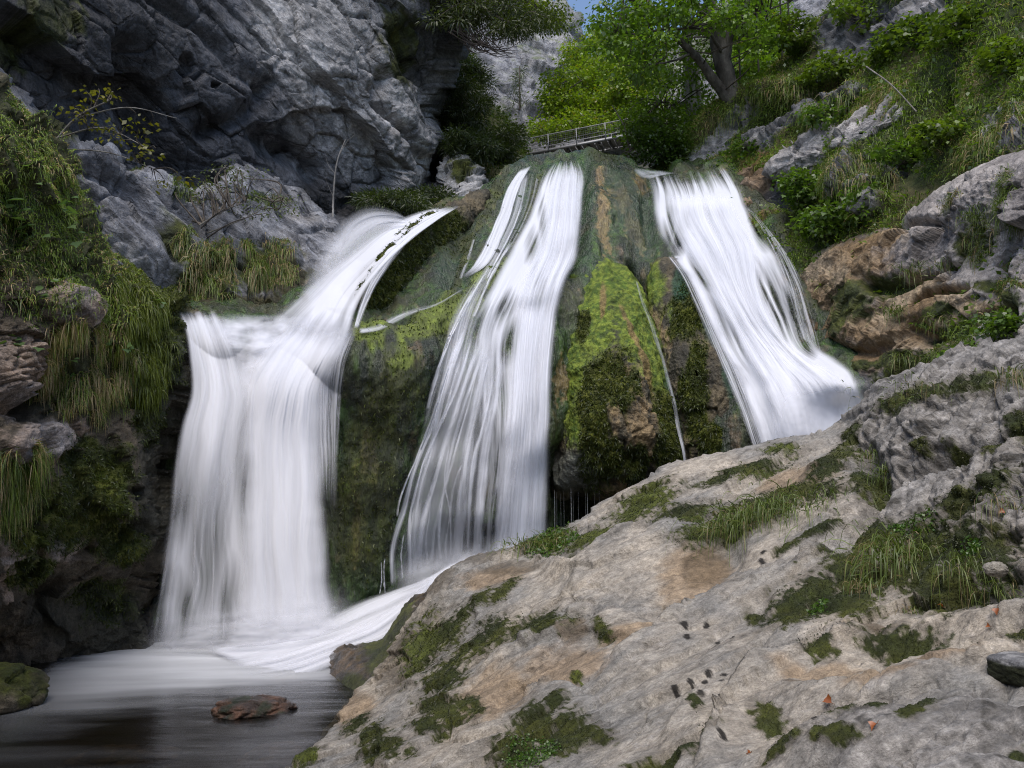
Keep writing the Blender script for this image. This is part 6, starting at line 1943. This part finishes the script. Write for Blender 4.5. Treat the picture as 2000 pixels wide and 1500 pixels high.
# left bank: turf, hanging moss, straw
lb = SURF['left_bank']
PX, PY = lb['px'], lb['py']
w = sst(-.05, .3, blobs(PX, PY, [(40, 290, 120, 130, 45), (120, 430, 130, 130, 40), (180, 540, 130, 90, 35), (60, 520, 80, 120, 0), (40, 380, 100, 150, 0)], .25 * fbm(lb['P'] * 1.2, 3, 803)))
grass_on('grass', 'left_bank', w * (PX > -160) * sst(-.35, .15, fbm(lb['P'] * 1.6, 3, 832)), 36000, .15, .012, 1.2, .12, .35, gain=2.2)
w = sst(-.05, .3, blobs(PX, PY, [(170, 720, 100, 90, 0), (120, 680, 60, 60, 0), (215, 760, 60, 70, 0)], .2 * fbm(lb['P'] * 1.2, 3, 804)))
grass_on('hanging_grass', 'left_bank', w * sst(-.1, .25, fbm(lb['P'] * 2.2, 3, 830)), 6500, .22, .011, 1.6, .55, .4, gain=1.8, out=.8)
w = sst(-.05, .3, blobs(PX, PY, [(25, 920, 60, 60, 0), (10, 960, 50, 60, 0)]))
grass_on('hanging_grass', 'left_bank', w * sst(-.1, .25, fbm(lb['P'] * 2.2, 3, 831)), 2200, .30, .010, 1.7, .3, .3, gain=1.6, out=.8)
p, nn, i, j = scatter('left_bank', sst(.0, .35, blobs(PX, PY, [(270, 640, 56, 120, 0), (300, 720, 40, 90, 0), (250, 570, 60, 60, 30)])), 17000)
m = len(p)
o = link('hanging_moss', blades_mesh('hanging_moss', p, nn * .5 + rng.normal(size=(m, 3)) * .35 + np.array([0, 0, -.35]), .22 * (.5 + rng.random(m)), .014, mix((.07, .10, .010), (.23, .28, .022), np.clip(.5 + .8 * fbm(p * 1.3, 3, 805) + .25 * rng.normal(size=m), 0, 1)), 1.2, 3), None, M_GRASS)
o['kind'] = 'stuff'
p, nn, i, j = scatter('left_bank', lb['masks']['moss'] * (PX > -60), 22000)
m = len(p)
o = link('moss', blades_mesh('moss', p, nn + rng.normal(size=(m, 3)) * .5, .06 * (.5 + rng.random(m)), .02, mix((.03, .045, .008), (.11, .14, .016), np.clip(.4 + .8 * fbm(p * 1.6, 3, 806) + .25 * rng.normal(size=m), 0, 1)), .6, 2), None, M_GRASS)
o['kind'] = 'stuff'
rl = SURF['rock_ledge']
PX, PY = rl['px'], rl['py']
w = sst(0, .3, blobs(PX, PY, [(405, 530, 50, 70, 15), (430, 560, 40, 50, 0), (370, 480, 24, 40, -20)]))
grass_on('hanging_grass', 'rock_ledge', w * sst(-.2, .2, fbm(rl['P'] * 2.5, 3, 833)), 4200, .36, .012, 1.5, .30, .4, gain=1.5)
w = sst(0, .3, blobs(PX, PY, [(520, 500, 70, 40, 0), (530, 530, 60, 40, 0)]))
grass_on('hanging_grass', 'rock_ledge', w * sst(-.2, .2, fbm(rl['P'] * 2.5, 3, 834)), 4200, .40, .013, 1.6, .30, .4, gain=1.5)
w = sst(0, .3, blobs(PX, PY, [(480, 290, 40, 12, 0), (520, 385, 60, 10, 10), (350, 380, 40, 12, 30), (290, 320, 40, 12, 20)]))
grass_on('grass', 'rock_ledge', w, 1600, .3, .012, 1.2, .1, .4)
oc = SURF['ochre_rock']
PX, PY = oc['px'], oc['py']
w = sst(0, .3, blobs(PX, PY, [(1830, 620, 26, 8, -10), (1870, 660, 50, 12, -15), (1920, 470, 20, 50, 20), (1990, 390, 30, 60, 0), (1880, 400, 40, 12, -30), (1980, 560, 40, 20, 0), (1800, 690, 60, 12, -15)], .3 * fbm(oc['P'] * 2, 3, 807)))
grass_on('grass', 'ochre_rock', w, 6000, .30, .012, 1.3, .2, .4)

# moss fuzz on mounds and slab
for nme in ('tufa_mound', 'tufa_mound_2', 'tufa_mound_3', 'tufa_wall'):
    s_ = SURF[nme]
    p, nn, i, j = scatter(nme, s_['masks']['moss'], 14000)
    m = len(p)
    o = link('moss', blades_mesh('moss', p, nn + rng.normal(size=(m, 3)) * .5, .07 * (.5 + rng.random(m)), .026, mix((.03, .045, .007), (.11, .14, .014), np.clip(.4 + .8 * fbm(p * 1.6, 3, 808) + .25 * rng.normal(size=m), 0, 1)), .5, 2), None, M_GRASS)
    o['kind'] = 'stuff'
ss = SURF['rock_slab']
PX, PY = ss['px'], ss['py']
vis = (PX > 480) & (PX < 2150) & (PY < 1620) & (PY > 600)
P_ = ss['P']
dist = np.linalg.norm(P_ - np.array([0, 0, CAM_H]), axis=-1)
p, nn, i, j = scatter('rock_slab', (ss['masks']['moss'] > .25) * ss['masks']['moss'] * vis / dist ** 1.4, 120000)
m = len(p)
dd = dist[i, j]
o = link('moss', blades_mesh('moss', p, nn + rng.normal(size=(m, 3)) * .6, .0014 * dd * (.4 + rng.random(m)), .0012 * dd, mix((.022, .030, .006), (.070, .085, .012), np.clip(.30 + .9 * fbm(p * 2.6, 4, 809) + .25 * rng.normal(size=m), 0, 1)), .5, 2), None, M_GRASS)
o['kind'] = 'stuff'

# single tufts one can point at
slab_P = ss['P'].reshape(-1, 3)
slab_px, slab_py, _ = proj(slab_P)


def on_slab(x, y):
    k = np.argmin((slab_px - x) ** 2 + (slab_py - y) ** 2 + 1e9 * (np.abs(ss['py'].ravel() - y) > 140))
    return slab_P[k], ss['N'].reshape(-1, 3)[k]


def tuft(x, y, n, L, W0, spread, dry, droop, label, name='grass_tuft', p0=None, lean=(0, -.25, .8), green=(np.array((.075, .115, .022)), np.array((.19, .25, .05))), wide=0.0):
    W = W0 * 1.3
    L = L * 1.1
    c, nn = on_slab(x, y) if p0 is None else (p0, np.array([0, -1, .4]))
    o_ = rng.normal(size=(n, 3)) * spread * np.array([1 + wide, 1, .5])
    d = nn * .35 + np.asarray(lean) + rng.normal(size=(n, 3)) * .42 + o_ / (spread + 1e-6) * .22
    col = mix(green[0], green[1], rng.random(n))
    k = rng.random(n) < dry
    col[k] = mix(STRAW * .6, STRAW * 1.1, rng.random(k.sum()))
    root = empty(name, tuple(c), label, 'grass tuft', 'grass tufts')
    LL, dr = L * (.45 + .8 * rng.random(n)), droop * (.5 + .8 * rng.random(n))
    for nm, sel in (('blades', ~k), ('dry_blades', k)):
        if sel.sum():
            dd_ = d[sel] * np.array([1, 1, .7 if nm == 'dry_blades' else 1])
            part(nm, blades_mesh(nm, (c + o_)[sel], dd_, LL[sel] * (.75 if nm == 'dry_blades' else 1), W * (.7 if nm == 'dry_blades' else 1), col[sel], dr[sel] * (1.3 if nm == 'dry_blades' else 1), 5), root, M_GRASS)['kind'] = 'stuff'
    return root


tuft(1440, 1030, 260, .55, .010, .14, .22, 1.5, 'long-bladed grass tuft leftmost of the row growing in the slab hollow', wide=.5)
tuft(1510, 1005, 300, .55, .010, .16, .16, 1.4, 'dark green grass tuft in the middle of the row in the slab hollow', wide=1.0)
tuft(1590, 985, 300, .50, .010, .18, .14, 1.4, 'grass tuft at the right end of the row in the slab hollow', wide=1.0)
tuft(1770, 1090, 330, .62, .009, .17, .22, 1.6, 'largest green grass tuft with straw blades hanging down the mossy slab', wide=.3)
tuft(1740, 1050, 180, .45, .008, .14, .05, 1.2, 'upright green grass tuft above the largest tuft')
tuft(1690, 1150, 120, .30, .007, .06, .65, 1.7, 'small straw-coloured tuft left of the largest tuft')
tuft(1770, 1190, 60, .22, .006, .05, .7, 1.6, 'tiny dry tuft at the lower end of the largest tuft')
tuft(1880, 1110, 110, .42, .006, .10, .2, 1.5, 'thin grass wisps right of the largest tuft')
tuft(1950, 1150, 60, .30, .006, .08, .15, 1.4, 'sparse grass beside the small pale stone')
tuft(1030, 1072, 180, .50, .010, .14, .25, 1.2, 'grass tuft on the slab crest in front of the middle waterfall', wide=.5)
tuft(1105, 1055, 100, .30, .010, .16, .1, 1.0, 'short green tuft beside the leafy patch on the crest', wide=1)
tuft(1710, 890, 110, .36, .008, .08, .2, 1.5, 'grass tuft in the crevice below the pitted block')
tuft(1740, 925, 120, .34, .008, .10, .12, 1.4, 'lower grass tuft in the crevice of the pitted block')
tuft(1850, 760, 150, .20, .008, .22, .25, 1.3, 'short grass strip behind the crest of the pitted block', wide=1.2)
tuft(1985, 735, 130, .42, .008, .09, .35, 1.6, 'drooping tuft on the pitted block at its right end')
tuft(1960, 985, 120, .34, .006, .12, .5, 1.6, 'dry-tipped tuft hanging over the pitted block')
tuft(1510, 930, 90, .28, .010, .16, .05, 1.0, 'short bright tuft on the moss near the tan crest', wide=1.2)
ochre_flat = oc['P'].reshape(-1, 3)
ox, oy, _ = proj(ochre_flat)
for x, y, n, lab in [(1752, 612, 170, 'bright green grass tuft on the ochre rock'), (1790, 530, 110, 'grass tuft in the crack of the ochre rock'), (1850, 520, 90, 'dry-edged tuft further right on the ochre rock'), (1910, 425, 120, 'drooping tuft on the pale rock rib above the ochre rock')]:
    q = ochre_flat[np.argmin((ox - x) ** 2 + (oy - y) ** 2)]
    tuft(x, y, n, .42, .012, .14, .12, 1.2, lab, p0=q, green=(np.array((.05, .09, .012)), np.array((.15, .21, .025))))

# small round-leaved herbs
def herb_patch(name, x, y, n, rx, ry, size, label, c0=(.04, .10, .012), c1=(.12, .22, .025)):
    w = sst(0, .2, blobs(ss['px'], ss['py'], [(x, y, rx, ry, -18)]))
    p, nn, i, j = scatter('rock_slab', w, n)
    V, F, C = leaves_geo(p + nn * size * .5, rng.normal(size=(n, 3)) + nn * .2, nn + rng.normal(size=(n, 3)) * .4, size * (.6 + .7 * rng.random(n)), mix(c0, c1, rng.random(n)))
    thing(link(name, mesh_np(name, V, F, C), None, M_LEAF), label, 'plant', 'herb patches on the slab')['kind'] = 'stuff'


herb_patch('herb_patch', 1080, 1066, 700, 60, 18, .05, 'patch of small round green leaves beside the tuft on the slab crest')
herb_patch('herb_patch', 1040, 1480, 900, 60, 30, .022, 'bright clover-like patch at the bottom edge of the slab')
herb_patch('herb_patch', 1600, 1190, 160, 26, 16, .03, 'small bright green sprig left of the straw tuft')
herb_patch('herb_patch', 1920, 1095, 160, 24, 18, .035, 'light green leaf sprig next to the small pale stone')
herb_patch('herb_patch', 1790, 1030, 500, 60, 20, .03, 'leafy green carpet above the largest tuft')

# fallen autumn leaves
LM = leaf_mat('autumn_leaf', .15, .08)
for x, y, s, a, lab in [(1626, 1378, .11, .4, 'curled orange autumn leaf on the grey near corner of the slab'), (1715, 1416, .085, 2.2, 'rust-red curled leaf lying on moss'), (1845, 1180, .075, 1.0, 'orange leaf tucked below the grass'), (1950, 1190, .085, 2.8, 'red leaf in the hollow near the right edge'),
                       (1935, 1226, .06, .2, 'small dark red leaf in the slab groove'), (1962, 1000, .085, 1.7, 'orange leaf on the moss of the pitted block'), (1470, 1474, .06, .9, 'brown leaf at the bottom edge of the slab'), (1862, 1286, .05, .3, 'small orange leaf in the sandy groove'), (1985, 882, .07, 1.2, 'orange leaf high on the pitted block')]:
    p, nn = on_slab(x, y)
    ax = np.cross(nn, [math.cos(a), math.sin(a), .3])
    s *= .62
    root = empty('fallen_leaf', tuple(p), lab, 'leaf', 'fallen autumn leaves')
    V, F, C = leaves_geo(np.array([p + nn * .015]), np.array([ax]), np.array([nn]), s, np.array([[.36, .105, .022]]) * (.7 + .5 * rng.random()), 'lobed')
    V = V + nn * (np.abs((V - p) @ np.cross(ax / np.linalg.norm(ax), nn)) * .9)[:, None]
    part('blade', mesh_np('blade', V, F, C), root, LM)
    part('stalk', Geo().tube([p + nn * .015, p + nn * .02 - ax / np.linalg.norm(ax) * s * .4], .002, 4, (.2, .08, .03)).mesh('stalk'), root, LM)


# broad-leaved plants on the left bank: each large leaf its own part
lbf = lb['P'].reshape(-1, 3)
lx, ly, _ = proj(lbf)
lbn = lb['N'].reshape(-1, 3)
def broad_plant(x, y, n, size, spread, label, c0=(.06, .12, .04), c1=(.13, .21, .07)):
    k = np.argmin((lx - x) ** 2 + (ly - y) ** 2)
    c, nn = lbf[k], lbn[k]
    root = empty('butterbur', tuple(c), label, 'plant', 'broad-leaved plants on the left bank')
    for q in range(n):
        p = c + nn * .18 + rng.normal(size=3) * spread * np.array([1, .4, .8])
        nrm = np.array([0, -.45, .8]) + rng.normal(size=3) * .3
        ax = np.array([rng.normal(), -.5, -.25 + .2 * rng.normal()])
        V, F, C = leaves_geo(p[None], ax[None], nrm[None], size * (.6 + .7 * rng.random()), mix(c0, c1, rng.random(1)), 'lobed')
        part('leaf', mesh_np('leaf', V, F, C), root, M_LEAF)
    return root


for x, y, n, s, sp, lab in [(45, 470, 12, .24, .28, 'round pale-veined leaves low on the grassy left bank'), (95, 410, 7, .20, .2, 'broad leaves near the crest of the left bank'), (20, 400, 9, .2, .28, 'dark broad leaves at the left edge among grass'), (150, 480, 6, .17, .2, 'small broad leaves in the middle of the left bank turf'),
                           (238, 690, 6, .16, .12, 'bright fresh leaves on the hanging moss curtain'), (145, 745, 3, .12, .08, 'two or three round leaves in the straw grass'), (50, 650, 7, .15, .14, 'leafy sprig beside the pitted stone wall'), (140, 680, 9, .14, .16, 'dark green ferny leaves under the pale boulder'), (70, 560, 8, .17, .22, 'dark leaves above the pale boulder'), (300, 580, 4, .14, .1, 'leaves at the edge of the dark pool lip')]:
    broad_plant(x, y, n, s, sp, lab)
